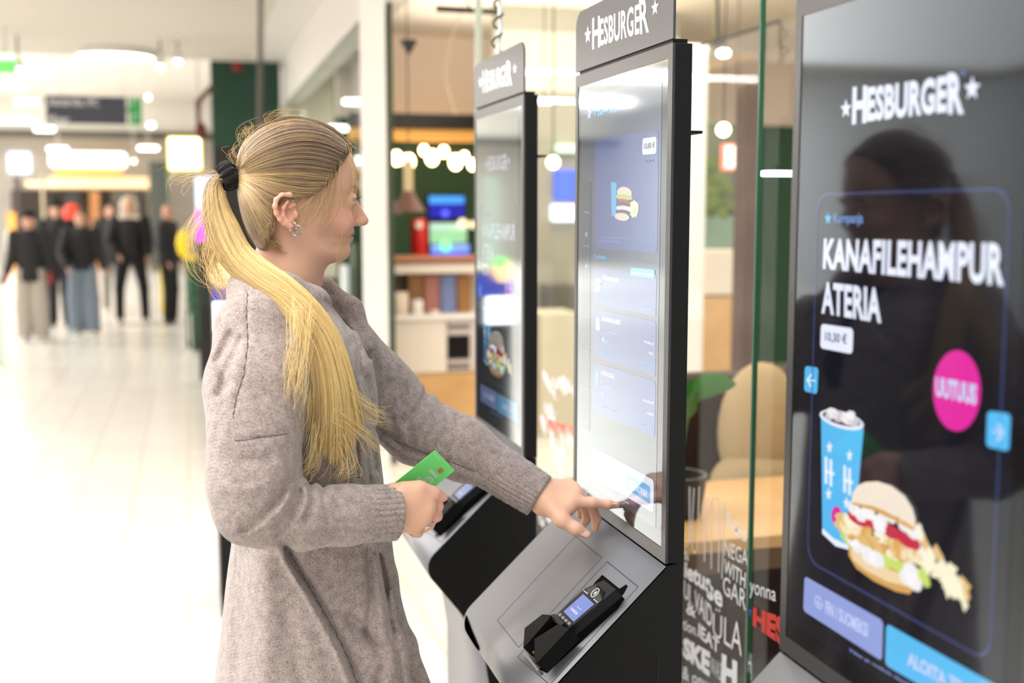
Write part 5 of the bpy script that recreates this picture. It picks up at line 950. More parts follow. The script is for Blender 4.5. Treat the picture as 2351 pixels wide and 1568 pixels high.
pr = [Prim(trunk, ((tb.mean()+tf.mean())/2, YH, (zlo+zhi)/2), .62, .02)]
# collar rolls round the neck
pr += chain([aty(560, 662, 1.735), aty(585, 655, 1.72), aty(650, 672, 1.715), aty(715, 700, 1.73), aty(760, 745, 1.76)], [.024, .026, .026, .024, .020], .02)
pr += chain([aty(560, 662, 1.865), aty(600, 650, 1.88), aty(670, 655, 1.885), aty(740, 672, 1.875), aty(800, 715, 1.86), aty(840, 790, 1.83)], [.024, .026, .024, .022, .022, .018], .02)
# sleeves
pr += chain([aty(596, 770, 1.680), aty(586, 900, 1.625), aty(583, 1010, 1.590), aty(583, 1110, 1.575), aty(588, 1162, 1.570)], [.066, .062, .054, .0545, .0535], .035)
pr += chain([aty(588, 1162, 1.570), aty(690, 1185, 1.575), aty(800, 1182, 1.590), aty(862, 1179, 1.600)], [.0535, .0455, .0410, .0385], .012)
pr += chain([aty(760, 790, 1.935), aty(860, 900, 1.940), aty(962, 985, 1.920), aty(1060, 1030, 1.880), aty(1150, 1080, 1.845)], [.070, .064, .0560, .0475, .0395], .03)
# hanging front panels
pr += chain([aty(868, 1180, 1.72), aty(880, 1330, 1.71), aty(925, 1480, 1.70), aty(985, 1640, 1.70), aty(1010, 1800, 1.71)], [.012, .016, .018, .020, .020], .02, flat=(0, 1, 0), fs=.8)
pr += chain([aty(850, 1250, 1.66), aty(858, 1400, 1.655), aty(880, 1500, 1.65), aty(900, 1640, 1.65)], [.016, .024, .030, .034], .03)
pr += [ell(aty(872, 1492, 1.642), (.030, .016, .020), .015)]
FOLDS = [   # picture polyline, depth (m, + cuts in), width (px), only for |Y| range
 ([(568, 668), (566, 720), (569, 790), (560, 860), (543, 912), (535, 960)], .0032, 3.2, (1.4, 1.72)),
 ([(540, 1012), (600, 1003), (662, 995)], .0030, 3.2, (1.4, 1.72)),
 ([(672, 990), (655, 1040), (668, 1075), (676, 1110)], .002, 9, (1.4, 1.70)),
 ([(662, 1118), (635, 1155), (600, 1190), (560, 1215)], .0085, 10, (1.4, 1.62)),
 ([(690, 1128), (690, 1155), (668, 1200), (636, 1228)], .0065, 8, (1.4, 1.62)),
 ([(712, 1112), (722, 1150), (706, 1195)], .0060, 8, (1.4, 1.62)),
 ([(742, 1118), (745, 1150)], .006, 8, (1.4, 1.62)),
 ([(698, 1108), (706, 1140), (690, 1185)], -.006, 7, (1.4, 1.62)),
 ([(668, 1118), (650, 1165), (610, 1205)], -.006, 8, (1.4, 1.62)),
 ([(530, 770), (500, 830), (520, 880)], .010, 12, (1.4, 1.72)), ([(552, 780), (520, 850), (505, 905)], .008, 10, (1.4, 1.72)), ([(520, 1050), (560, 1060), (620, 1055)], .003, 16, (1.4, 1.65)), ([(505, 1120), (560, 1135), (620, 1110)], -.003, 16, (1.4, 1.65)),
 ([(640, 1258), (668, 1310), (700, 1360), (735, 1425), (770, 1490), (802, 1568), (815, 1640)], -.011, 9, (1.4, 1.75)),
 ([(655, 1256), (684, 1308), (716, 1358), (752, 1422), (788, 1488), (818, 1560), (832, 1640)], .0115, 10, (1.4, 1.75)),
 ([(846, 1258), (850, 1330), (852, 1400), (840, 1450), (858, 1480), (886, 1500)], .010, 9, (1.4, 1.75)),
 ([(870, 1270), (884, 1340), (895, 1420), (915, 1500), (925, 1600)], .010, 7, (1.4, 1.76)),
 ([(862, 1275), (870, 1350), (878, 1420), (890, 1500)], -.006, 6, (1.4, 1.76)),
 ([(868, 1500), (880, 1512), (894, 1498), (886, 1484)], .008, 6, (1.4, 1.70)), ([(876, 1530), (866, 1568), (868, 1640)], .013, 11, (1.4, 1.72)),
 ([(800, 1420), (835, 1450), (860, 1480)], .008, 14, (1.4, 1.72)), ([(560, 1280), (555, 1400), (540, 1568)], .006, 22, (1.4, 1.75)), ([(610, 1290), (612, 1420), (605, 1568)], -.006, 26, (1.4, 1.75)), ([(660, 1400), (690, 1568)], .006, 20, (1.4, 1.75)),
 ([(842, 870), (852, 930), (850, 1000), (862, 1080)], .006, 8, (1.6, 2.1)), ([(820, 1010), (822, 1100)], .006, 5, (1.4, 1.80)), ([(838, 1020), (850, 1110)], .005, 5, (1.4, 1.80)),
 ([(770, 700), (805, 750), (825, 800), (830, 860)], .007, 7, (1.6, 2.1)), ([(795, 715), (832, 760), (848, 820)], .006, 6, (1.6, 2.1)), ([(745, 690), (790, 740), (808, 790)], .006, 6, (1.6, 2.1)), ([(862, 820), (872, 900), (868, 960)], .006, 9, (1.8, 2.1)),
 ([(985, 892), (965, 930), (940, 965)], .009, 9, (1.7, 2.1)), ([(1010, 910), (1030, 980), (1010, 1020)], .006, 10, (1.7, 2.1)), ([(900, 880), (890, 940), (910, 1000)], .008, 12, (1.7, 2.1)), ([(930, 890), (925, 960), (950, 1020)], .007, 10, (1.7, 2.1)), ([(1050, 960), (1040, 1010), (1010, 1050)], .006, 10, (1.7, 2.1)), ([(870, 985), (930, 1030), (990, 1050)], .008, 10, (1.7, 2.1)), ([(1000, 1045), (1100, 1085), (1180, 1140)], .0025, 6, (1.7, 2.1)),
]
fold_y = [f[3] for f in FOLDS]
def knit_post(P, d):
    near = np.abs(d) < .03
    if len(P) < 5 or not near.any(): return d
    Pn = P[near]; u, v = projv(Pn); q = np.zeros(len(Pn))
    for pts, amp, w, (ya, yb) in FOLDS:
        a = np.array(pts); m = (u > a[:, 0].min()-3*w) & (u < a[:, 0].max()+3*w) & (v > a[:, 1].min()-3*w) & (v < a[:, 1].max()+3*w) & (Pn[:, 1] > ya) & (Pn[:, 1] < yb)
        if m.any(): q[m] += amp*np.exp(-(seg_dist2(u[m], v[m], pts)/w)**2)
    x, y, z = Pn.T; q += .0013*np.sin(31*x+17*z+3*np.sin(23*y))*np.sin(19*z-27*y+2*np.sin(29*x))
    d = d.copy(); d[near] += q*.9; return d
cx_ = nonuni([(-.06, .62, .0034)]); cy_ = nonuni([(1.48, 1.72, .0034), (1.72, 1.86, .006), (1.86, 2.06, .0045)]); cz_ = nonuni([(zlo-.03, .88, .012), (.88, 1.54, .0034)])
V, F = surf(field(pr, knit_post), cx_, cy_, cz_); card = mk('cardigan', V, F, M_knit, woman, True); print('cardigan', len(V))
from mathutils.bvhtree import BVHTree
bvh = BVHTree.FromPolygons([tuple(v) for v in V], [tuple(int(i) for i in f) for f in F]); M_seam = mat('dark knit seam', (92, 80, 76), rough=.95, sheen=.2)
for pts in ([(568, 672), (566, 720), (569, 790), (560, 860), (543, 912), (535, 960)], [(540, 1012), (570, 1010), (600, 1003), (630, 1000), (658, 996)], [(664, 1266), (696, 1322), (730, 1382), (770, 1450), (806, 1525), (826, 1590)], [(905, 1010), (960, 1034), (1040, 1062), (1090, 1082)], [(846, 800), (858, 870), (860, 940), (856, 1000)]):
    q = np.array(pts, float); t_ = np.linspace(0, len(q)-1, 46); P = []
    for k, t in enumerate(t_):
        i = min(int(t), len(q)-2); uv = q[i]+(q[i+1]-q[i])*(t-i); d = ray(uv[0]+1.1*math.sin(k*1.7), uv[1]); h_ = bvh.ray_cast(Vector(O0), Vector(d/np.linalg.norm(d)))
        if h_[0] is not None and (not P or np.linalg.norm(np.array(h_[0])-P[-1]) < .03): P.append(np.array(h_[0]))
    if len(P) > 4: G().tube(P, [.0008+.0004*math.sin(k*2.1) for k in range(len(P))], 5).mk('seam', M_seam, card, True)
# ribbed cuffs: turned tubes with real ribs
def cuff(a, b, ra, rb, nrib, name='cuff'):
    a = np.array(a); b = np.array(b); d = b-a; L = np.linalg.norm(d); d /= L; s = np.cross(d, (0, 0, 1)); s /= np.linalg.norm(s); t = np.cross(s, d); V = []; n = nrib*8; ringsn = 22
    prof = [(k/(ringsn-1), 1.0) for k in range(ringsn)]+[(1.01, .93), (.99, .86), (.8, .80), (.3, .78)]
    for k, (h_, q) in enumerate(prof):
        r = (ra+(rb-ra)*h_)*q
        for j in range(n):
            w = 2*math.pi*j/n; rib = .0016*(abs(math.cos(w*nrib/2+.25*math.sin(h_*5)))**.7-.5)*min(1, h_*4) if q > .9 else 0
            rr = r+rib+.0008*math.sin(h_*40+j); V.append(a+d*L*h_+(s*math.cos(w)+t*math.sin(w))*rr)
    m = len(prof); F = np.array([(k*n+j, k*n+(j+1) % n, (k+1)*n+(j+1) % n, (k+1)*n+j) for k in range(m-1) for j in range(n)]); return mk(name, np.array(V), F, M_knit, woman, True)
cuff(aty(812, 1180, 1.591), aty(904, 1177, 1.606), .0400, .0392, 30); cuff(aty(1120, 1063, 1.857), aty(1238, 1138, 1.816), .0415, .0370, 30)
# dark top under the cardigan, trousers, shoes
V, F = surf(field([cap((.14, YH, 1.45), (.16, YH, 1.32), .058, .09, .05), ell((.178, YH, 1.33), (.092, .10, .11), .05)]), np.arange(0, .30, .006), np.arange(1.64, 1.96, .006), np.arange(1.20, 1.475, .006)); mk('dark_top', V, F, mat('navy top', (30, 32, 42), rough=.9), woman, True)
tr = []; sh = []
for s in (-1, 1):
    hip = np.array([.165, YH+s*.085, .93]); kn = np.array([.18, YH+s*.09, .50]); an = np.array([.15, YH+s*.095, .09]); tr += chain([hip, kn, an], [.078, .072, .070], .03); sh += [cap(an+[-.04, 0, -.05], an+[.15, s*.02, -.055], .040, .034, .01)]
cut = lambda P, d: np.maximum(d, .006-P[:, 2])
V, F = surf(field(tr), np.arange(-.03, .36, .01), np.arange(1.55, 2.05, .01), np.arange(.0, 1.05, .01)); mk('trousers', V, F, mat('dark denim', (40, 44, 56), rough=.9), woman, True)
V, F = surf(field(sh, lambda P, d: np.maximum(d, -P[:, 2])), np.arange(-.02, .38, .008), np.arange(1.60, 2.0, .008), np.arange(-.016, .12, .008)); mk('shoes', V, F, mat('white shoes', (222, 220, 216), rough=.6), woman, True)

# ---------------------------------------------------------------- card
A_, B_, D_ = aty(1000, 1033, 1.616), aty(1048.5, 1085, 1.640), aty(913, 1138, 1.636)
e1 = (B_-A_); e1 /= np.linalg.norm(e1); e2 = D_-A_; e2 -= e1*(e2@e1); e2 /= np.linalg.norm(e2); nn = np.cross(e2, e1); nn = nn if nn[1] < 0 else -nn
def cardp(x, y, h=0): return A_+e1*x*.054+e2*y*.0856+nn*h
pc = thing('bank_card', tuple(cardp(.5, .5)), 'bright green bank card with white symbol held in the near hand of the woman', 'card')
UV = rrect_uv(.06, .054/.0856); G().prism([cardp(x, 1-y, -.0004) for x, y in UV], nn*.0008).mk('card_body', mat('card green', (116, 232, 124), rough=.42), pc)
UV, F = text_geo('PANKKI', .02); mk('card_text', [cardp(.93-.62*(1-u)*0-.0-(.58*(1-u)), .40-.10*(v), .00055) for u, v in UV]and [cardp(.62+.0*v+.17*(1-v)*0+.16*v, 0, 0) for u, v in UV], F, M_white, pc) if False else None
def ctext(nm, s_, x0, x1, y0, y1, b): # writing runs along the short side, upside down towards the chip corner
    UV, F = text_geo(s_, b); mk(nm, [cardp(x1-(x1-x0)*u, y0+(y1-y0)*v, .00056) for u, v in UV], F, M_white, pc)
ctext('card_text', 'PANKKI', .40, .79, .265, .335, .02); ctext('card_small_text', 'Contactless', .05, .38, .045, .075, .0)
UV = rrect_uv(.2, 1); mk('chip', [cardp(.58+.18*x, .125+.10*y, .0007) for x, y in UV], [tuple(range(len(UV)))], mat('gold chip', (206, 156, 84), rough=.35, metal=.5), pc)
g = G()
for k in range(3):
    g.tube([cardp(.62, .148+.026*k, .0008), cardp(.72, .148+.026*k, .0008)], .0002, 4)
g.mk('chip_lines', mat('chip line', (120, 84, 44)), pc)
g = G()
for off in (-.033, .033):
    P = [(.84, .43), (.76, .40), (.66, .40), (.60, .44), (.57, .50), (.52, .54), (.36, .54)]
    n_ = len(P)
    for i in range(n_-1):
        (xa, ya), (xb, yb) = P[i], P[i+1]; dx, dy = xb-xa, yb-ya; xa -= dx*.09; xb += dx*.09; ya -= dy*.09; yb += dy*.09; L = math.hypot(dx, dy*1.585); px, py = -dy*1.585/L, dx/L/1.585; w = .016
        f = lambda x, y, q: cardp(x+px*(off+q), y+py*(off+q), .00058); g.quad(f(xa, ya, -w), f(xb, yb, -w), f(xb, yb, w), f(xa, ya, w))
g.mk('card_symbol', M_white, pc)
# ---------------------------------------------------------------- hair
def hair_mat():
    m = bpy.data.materials.new('blonde hair'); m.use_nodes = True; nt = m.node_tree; b = nt.nodes['Principled BSDF']; N = nt.nodes.new; L = nt.links.new
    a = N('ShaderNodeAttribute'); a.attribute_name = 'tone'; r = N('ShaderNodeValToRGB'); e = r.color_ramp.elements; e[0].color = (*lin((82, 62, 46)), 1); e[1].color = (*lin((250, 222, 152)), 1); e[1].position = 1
    x = e.new(.33); x.color = (*lin((150, 122, 92)), 1); x = e.new(.66); x.color = (*lin((212, 176, 110)), 1); L(a.outputs['Fac'], r.inputs[0]); L(r.outputs[0], b.inputs['Base Color']); b.inputs['Roughness'].default_value = .38; b.inputs['Specular IOR Level'].default_value = .45; b.inputs['Sheen Weight'].default_value = .15; return m
M_hair = hair_mat()
def strands(name, C, R, T, parent, sides=3):     # C: n x k x 3 centre lines, R: n x k radii, T: n x k tones
    n, k, _ = C.shape; t = np.gradient(C, axis=1); t /= np.linalg.norm(t, axis=2, keepdims=True)+1e-9
    up = np.array([.21, -.9, .37]); s = np.cross(t, up); s /= np.linalg.norm(s, axis=2, keepdims=True)+1e-9; q = np.cross(t, s); V = np.zeros((n, k, sides, 3))
    for j in range(sides): w = 2*math.pi*j/sides; V[:, :, j] = C+(s*math.cos(w)+q*math.sin(w))*R[..., None]
    I = np.arange(n*k*sides).reshape(n, k, sides); F = np.stack([I[:, :-1], np.roll(I, -1, 2)[:, :-1], np.roll(I, -1, 2)[:, 1:], I[:, 1:]], -1).reshape(-1, 4)
    return mk(name, V.reshape(-1, 3), F, M_hair, parent, True, attr=np.repeat(T[..., None], sides, 2).ravel())
def aty_v(U, V_, Y):
    d = cF+cR*((U-1175.5)/FPX)[..., None]-cU*((V_-784)/FPX)[..., None]; return d*(Y/d[..., 1])[..., None]+O0
SIL = [(542.7, 369), (548.5, 340), (566, 319), (592.5, 298), (622, 284), (660, 274), (689, 273.5), (718.7, 280), (748, 294), (771.5, 309), (792, 327), (806, 345), (813, 372), (816, 430), (812, 480), (800, 560), (780, 600), (735, 605), (680, 640), (610, 620), (590, 568), (569, 533), (557, 504), (548.5, 469), (545, 440), (546, 410)]
LS_ = Lut(px_poly(SIL, 2), .08, .0015)
def pillow(x, z, Wd=.0790, Rr=.060): D = -LS_(x, z); t = np.clip(D/Rr, 0, 1); return Wd*np.sqrt(np.clip(1-(1-t)**2, 0, 1)), D
REG = [(530, 420), (530, 330), (570, 290), (620, 262), (700, 255), (770, 285), (806, 322), (806, 336), (799, 338), (786, 356), (768, 376), (752, 400), (738, 424), (712, 442), (680, 452), (655, 447), (632, 450), (620, 468), (616, 500), (616, 535), (606, 560), (590, 575), (555, 530), (535, 470)]
LR_ = Lut(px_poly(REG, 1), .08, .0015)
def cap_fn(P):
    w, D = pillow(P[:, 0], P[:, 2]); y = np.abs(P[:, 1]-YH); d = np.maximum((y-w)*.75, -D); return smax(d, LR_(P[:, 0], P[:, 2]), .006)
V, F = surf(field([Prim(cap_fn, hp(672, 400), .14, .01)]), np.arange(.02, .28, .0028), np.arange(YH-.09, YH+.09, .0028), np.arange(1.50, 1.76, .0028))
hair = mk('hair', V, F, M_hair, woman, True, attr=np.full(len(V), .30)+.06*np.sin(V[:, 2]*900+V[:, 0]*200)+.05*rng.standard_normal(len(V)))
GD = [[(806, 336), (770, 299), (720, 276), (660, 268), (600, 290), (560, 325), (543, 378)], [(800, 342), (755, 314), (700, 300), (645, 303), (595, 326), (560, 358), (544, 390)], [(788, 360), (742, 340), (692, 332), (642, 340), (594, 358), (562, 378), (544, 397)],
      [(768, 384), (724, 372), (682, 368), (640, 372), (598, 384), (566, 394), (545, 402)], [(752, 408), (712, 404), (676, 400), (636, 400), (598, 402), (566, 404), (545, 406)], [(736, 428), (704, 430), (668, 428), (632, 422), (598, 414), (566, 409), (545, 409)],
      [(700, 452), (664, 450), (634, 442), (606, 430), (580, 420), (560, 414), (545, 412)], [(640, 458), (620, 460), (602, 450), (586, 438), (570, 426), (556, 418), (545, 414)], [(618, 490), (606, 482), (592, 466), (578, 448), (565, 434), (554, 424), (545, 418)],
      [(618, 535), (602, 515), (588, 492), (574, 466), (562, 446), (553, 432), (546, 422)], [(604, 565), (588, 543), (574, 512), (563, 482), (556, 457), (550, 440), (546, 427)],
      [(594, 572), (575, 545), (562, 515), (553, 486), (548, 462), (545, 445), (543, 430)]]
GD = np.array(GD, float); K = 18
def catmull(P, n):     # smooth resample of a (k,2..) polyline
    P = np.asarray(P, float); m = len(P); t = np.linspace(0, m-1, n); i = np.clip(t.astype(int), 0, m-2); f = (t-i)[:, None]; p0 = P[np.clip(i-1, 0, m-1)]; p1 = P[i]; p2 = P[i+1]; p3 = P[np.clip(i+2, 0, m-1)]
    return .5*((2*p1)+(-p0+p2)*f+(2*p0-5*p1+4*p2-p3)*f**2+(-p0+3*p1-3*p2+p3)*f**3)
GS = np.array([catmull(g, 40) for g in GD])
def scalp_strands(n, side):
    s = rng.random(n)*(len(GD)-1)*.999; lock = np.round(s*9)/9; s = s+(lock-s)*.55*rng.random(n); i = np.clip(s.astype(int), 0, len(GD)-2); f = (s-i)[:, None, None]; path = GS[i]*(1-f)+GS[i+1]*f
    t0 = np.where(rng.random(n) < .6, 0, rng.random(n)*.6); t1 = np.ones(n); T_ = t0[:, None]+(t1-t0)[:, None]*np.linspace(0, 1, K)[None]; idx = T_*39; a = np.clip(idx.astype(int), 0, 38); g = (idx-a)[..., None]
    uv = path[np.arange(n)[:, None], a]*(1-g)+path[np.arange(n)[:, None], a+1]*g
    uv += (rng.standard_normal((n, 1, 2))*np.array([1.5, 1.6]))*(1-T_)[..., None]*1.2; uv[..., 1] += (2.2*np.sin(T_*5+rng.random((n, 1))*6)*rng.random((n, 1)))*(1-T_)
    P = aty_v(uv[..., 0], uv[..., 1], YH); w, D = pillow(P[..., 0], P[..., 2]); lift = rng.random((n, 1))**2*.0035; P[..., 1] = YH+side*(w+lift)
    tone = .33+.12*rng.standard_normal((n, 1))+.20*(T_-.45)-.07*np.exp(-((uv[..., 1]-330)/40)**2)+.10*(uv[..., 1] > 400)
    tone += .16*np.sin(lock*9*2.4)[:, None]*.6; R = np.full((n, K), .00034)*(.7+.6*rng.random((n, 1))); R[:, 0] *= .3; return P, R, np.clip(tone, .02, .98)
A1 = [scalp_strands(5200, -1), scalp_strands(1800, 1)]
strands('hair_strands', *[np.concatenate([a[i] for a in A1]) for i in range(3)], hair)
# ponytail
PT = np.array([(520, 404, 11, 1.800, .012), (500, 414, 15, 1.798, .014), (492, 440, 23, 1.79, .018), (498, 485, 31, 1.778, .022), (513, 530, 37, 1.762, .026), (542, 588, 38, 1.735, .028), (592, 632, 38, 1.695, .026), (648, 670, 38, 1.655, .022), (700, 722, 40, 1.628, .018), (742, 790, 42, 1.612, .017), (762, 865, 47, 1.603, .016), (770, 940, 54, 1.600, .015), (772, 1010, 60, 1.600, .014), (770, 1080, 60, 1.602, .013)])
PS = catmull(PT, 120); tg = np.gradient(PS[:, :2], axis=0); tg /= np.linalg.norm(tg, axis=1, keepdims=True); NP_ = np.stack([-tg[:, 1], tg[:, 0]], 1)
def pony(n, kk=30, spread=1.0, tmin=0., tmax0=.72, tmax1=1.0, clump=.55, wob=1.0, r0=.00036):
    th = rng.random(n)*6.283; rr = np.sqrt(rng.random(n))*spread; a = rr*np.cos(th); b = rr*np.sin(th); nc = 34; ca = rng.uniform(-1, 1, nc); cb = -np.sqrt(np.clip(1-ca**2, 0, 1))*rng.random(nc); ci = np.argmin((a[:, None]-ca)**2+(b[:, None]-cb)**2*.5, 1)
    te = tmax0+(tmax1-tmax0)*rng.random(n)**(.8)*(1-.35*np.abs(ca[ci])); T_ = tmin+(te-tmin)[:, None]*np.linspace(0, 1, kk)[None]; cl = clump*np.clip((T_-.25)/.6, 0, 1)*(.5+.5*rng.random((n, 1)))
    A = a[:, None]*(1-cl)+ca[ci][:, None]*cl*1.05; Bq = b[:, None]*(1-cl)+cb[ci][:, None]*cl; idx = T_*119; i = np.clip(idx.astype(int), 0, 118); g = idx-i; S_ = PS[i]*(1-g)[..., None]+PS[i+1]*g[..., None]; Nn = NP_[i]
    fan = 1+.25*np.clip(T_-.75, 0, 1)*4*rng.random((n, 1)); ph = rng.random((n, 1))*6.28; A = A*fan+wob*.07*np.sin(T_*(5+4*rng.random((n, 1)))+ph)
    U = S_[..., 0]+Nn[..., 0]*A*S_[..., 2]; V_ = S_[..., 1]+Nn[..., 1]*A*S_[..., 2]; P = aty_v(U, V_, S_[..., 3]+Bq*S_[..., 4])
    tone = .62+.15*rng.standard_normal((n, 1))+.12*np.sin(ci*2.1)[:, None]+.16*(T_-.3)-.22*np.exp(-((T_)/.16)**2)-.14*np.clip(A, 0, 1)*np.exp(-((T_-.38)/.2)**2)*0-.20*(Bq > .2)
    R = r0*(.6+.8*rng.random((n, 1)))*np.ones((n, kk)); R[:, -6:] *= np.linspace(1, .25, 6)[None]; return P, R, np.clip(tone, .04, .98)
# inner bulk of the tail, tapering before the wispy ends
V = []; F = []; ns = 20; last = 88
for i in range(0, last, 2):
    u, v, w, Y_, dp = PS[i]; k = .80 if i < 60 else .80*(1-(i-60)/34)
    for j in range(ns): an = 2*math.pi*j/ns; V.append(aty(u+NP_[i, 0]*w*k*math.cos(an), v+NP_[i, 1]*w*k*math.cos(an), Y_+dp*k*math.sin(an)))
m_ = len(V)//ns; F = np.array([(i*ns+j, i*ns+(j+1) % ns, (i+1)*ns+(j+1) % ns, (i+1)*ns+j) for i in range(m_-1) for j in range(ns)])
pt_ = mk('ponytail', V, F, M_hair, woman, True, attr=np.tile(.42+.12*np.sin(np.arange(ns)*2.3), m_))
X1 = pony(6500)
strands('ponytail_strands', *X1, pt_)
# loose hairs: wisps behind the tail, over the crown, along the cheek and before the face
def loose(paths, jit, n, kk=14, r0=.00022, t=.72, curl=0., Yj=.01):
    C = []; 
    for _ in range(n):
        p = paths[rng.integers(len(paths))]; Pp = np.array(p, float); Pp[:, :2] += rng.standard_normal((1, 2))*jit+rng.standard_normal((len(Pp), 2))*jit*.45; Pp[:, 2] += rng.standard_normal()*Yj
        Cc = catmull(Pp, kk); c_ = curl*rng.random(); w = rng.uniform(3, 9); ph = rng.random()*6; q = np.linspace(0, 1, kk); Cc[:, 0] += c_*q*np.sin(q*w+ph); Cc[:, 1] += c_*q*np.cos(q*w+ph); C.append(aty_v(Cc[:, 0], Cc[:, 1], Cc[:, 2]))
    C = np.array(C); R = np.full((n, kk), r0); R[:, -5:] *= np.linspace(1, .3, 5); return C, R, np.clip(t+.12*rng.standard_normal((n, 1))+np.zeros((n, kk)), .1, 1)
back = [[(495, 430, 1.79), (470, 470, 1.79), (440, 520, 1.78), (425, 560, 1.78)], [(480, 470, 1.78), (470, 540, 1.77), (480, 600, 1.76), (500, 650, 1.75)], [(480, 500, 1.78), (475, 570, 1.77), (500, 640, 1.76), (535, 685, 1.74)], [(490, 560, 1.77), (500, 620, 1.76), (530, 665, 1.75), (560, 660, 1.74)], [(500, 580, 1.77), (490, 640, 1.76), (520, 680, 1.76), (560, 690, 1.75)], [(478, 480, 1.78), (440, 540, 1.77), (450, 600, 1.77), (490, 640, 1.76)], [(500, 405, 1.8), (460, 400, 1.8), (425, 405, 1.8), (400, 420, 1.79)], [(485, 520, 1.77), (472, 590, 1.76), (495, 625, 1.76), (520, 640, 1.75)]]
crown = [[(560, 330, 1.79), (550, 318, 1.79), (560, 300, 1.79), (600, 285, 1.79)], [(600, 296, 1.79), (640, 268, 1.79), (690, 262, 1.79), (730, 275, 1.79)], [(545, 370, 1.79), (530, 350, 1.79), (545, 330, 1.79)], [(620, 285, 1.79), (612, 268, 1.79), (640, 258, 1.79), (680, 262, 1.79)], [(790, 330, 1.78), (806, 325, 1.78), (818, 335, 1.78), (828, 340, 1.78)], [(575, 320, 1.78), (568, 300, 1.78), (575, 292, 1.78)]]
face = [[(803, 336, 1.768), (816, 385, 1.765), (815, 440, 1.768), (806, 500, 1.765), (790, 560, 1.765), (778, 620, 1.768)], [(800, 340, 1.755), (811, 400, 1.752), (806, 470, 1.755), (792, 540, 1.755), (774, 600, 1.76)], [(795, 345, 1.748), (798, 410, 1.745), (790, 480, 1.748), (784, 560, 1.75), (776, 650, 1.76)]]
tem = [[(760, 385, 1.724), (752, 430, 1.720), (738, 480, 1.722), (716, 512, 1.724)], [(745, 410, 1.722), (735, 450, 1.720), (715, 490, 1.722), (695, 505, 1.722)], [(770, 375, 1.730), (772, 430, 1.726), (760, 490, 1.727), (735, 540, 1.73)], [(730, 430, 1.722), (712, 470, 1.720), (698, 500, 1.721), (680, 512, 1.72)], [(700, 440, 1.72), (680, 470, 1.72), (660, 490, 1.716)]]
nape = [[(606, 500, 1.735), (614, 530, 1.735), (600, 560, 1.745)], [(620, 470, 1.727), (628, 500, 1.728), (622, 530, 1.73)], [(600, 540, 1.745), (620, 560, 1.742), (650, 575, 1.745)]]
ends = [[(800, 900, 1.59), (840, 940, 1.6), (880, 960, 1.61)], [(700, 900, 1.58), (690, 980, 1.585), (670, 1020, 1.59)], [(780, 960, 1.585), (840, 1000, 1.6), (860, 1040, 1.61)], [(684, 700, 1.60), (684, 770, 1.575), (678, 850, 1.56), (672, 900, 1.555)], [(704, 730, 1.60), (700, 800, 1.58), (692, 850, 1.565), (676, 930, 1.55)], [(730, 980, 1.59), (715, 1060, 1.59), (690, 1100, 1.59)], [(780, 1000, 1.59), (800, 1070, 1.595), (785, 1095, 1.595)]]
LO = [loose(back, 9, 190, curl=34, t=.66, r0=.00020, Yj=.025), loose(crown, 6, 70, curl=10, t=.62, r0=.00018, Yj=.02), loose(face, 5.0, 20, curl=6, t=.78, r0=.00020, Yj=.003), loose(tem, 11, 95, curl=9, t=.52, r0=.00018, Yj=.002), loose(nape, 6, 120, curl=9, t=.42, r0=.00022, Yj=.003), loose(ends, 11, 240, curl=14, t=.82, r0=.00026, Yj=.006)]
for nm_, ix_ in (('back_wisps', 0), ('crown_wisps', 1), ('face_wisps', 2), ('temple_wisps', 3), ('nape_wisps', 4), ('tail_end_wisps', 5)): strands(nm_, *LO[ix_], hair)
# scrunchie
c = hp(525, 404); ax_ = hp(545, 398)-hp(503, 412); ax_ /= np.linalg.norm(ax_); sB = np.cross(ax_, (0, 1, 0)); sB /= np.linalg.norm(sB); sC = np.cross(ax_, sB); V = []; nu, nv = 96, 20
for i in range(nu):
    a = 2*math.pi*i/nu; rdir = sB*math.cos(a)+sC*math.sin(a)
    for j in range(nv):
        w = 2*math.pi*j/nv; r = .0098*(1+.16*math.sin(a*11+math.sin(w)*1.5)+.05*math.sin(a*23)); V.append(c+rdir*(.0135+r*.85*math.cos(w))+ax_*r*1.25*math.sin(w))
F = np.array([(i*nv+j, ((i+1) % nu)*nv+j, ((i+1) % nu)*nv+(j+1) % nv, i*nv+(j+1) % nv) for i in range(nu) for j in range(nv)])
mk('hair_scrunchie', V, F, mat('black velvet', (12, 12, 13), rough=.95, sheen=.25, bump=(400, .8, .002)), woman, True)
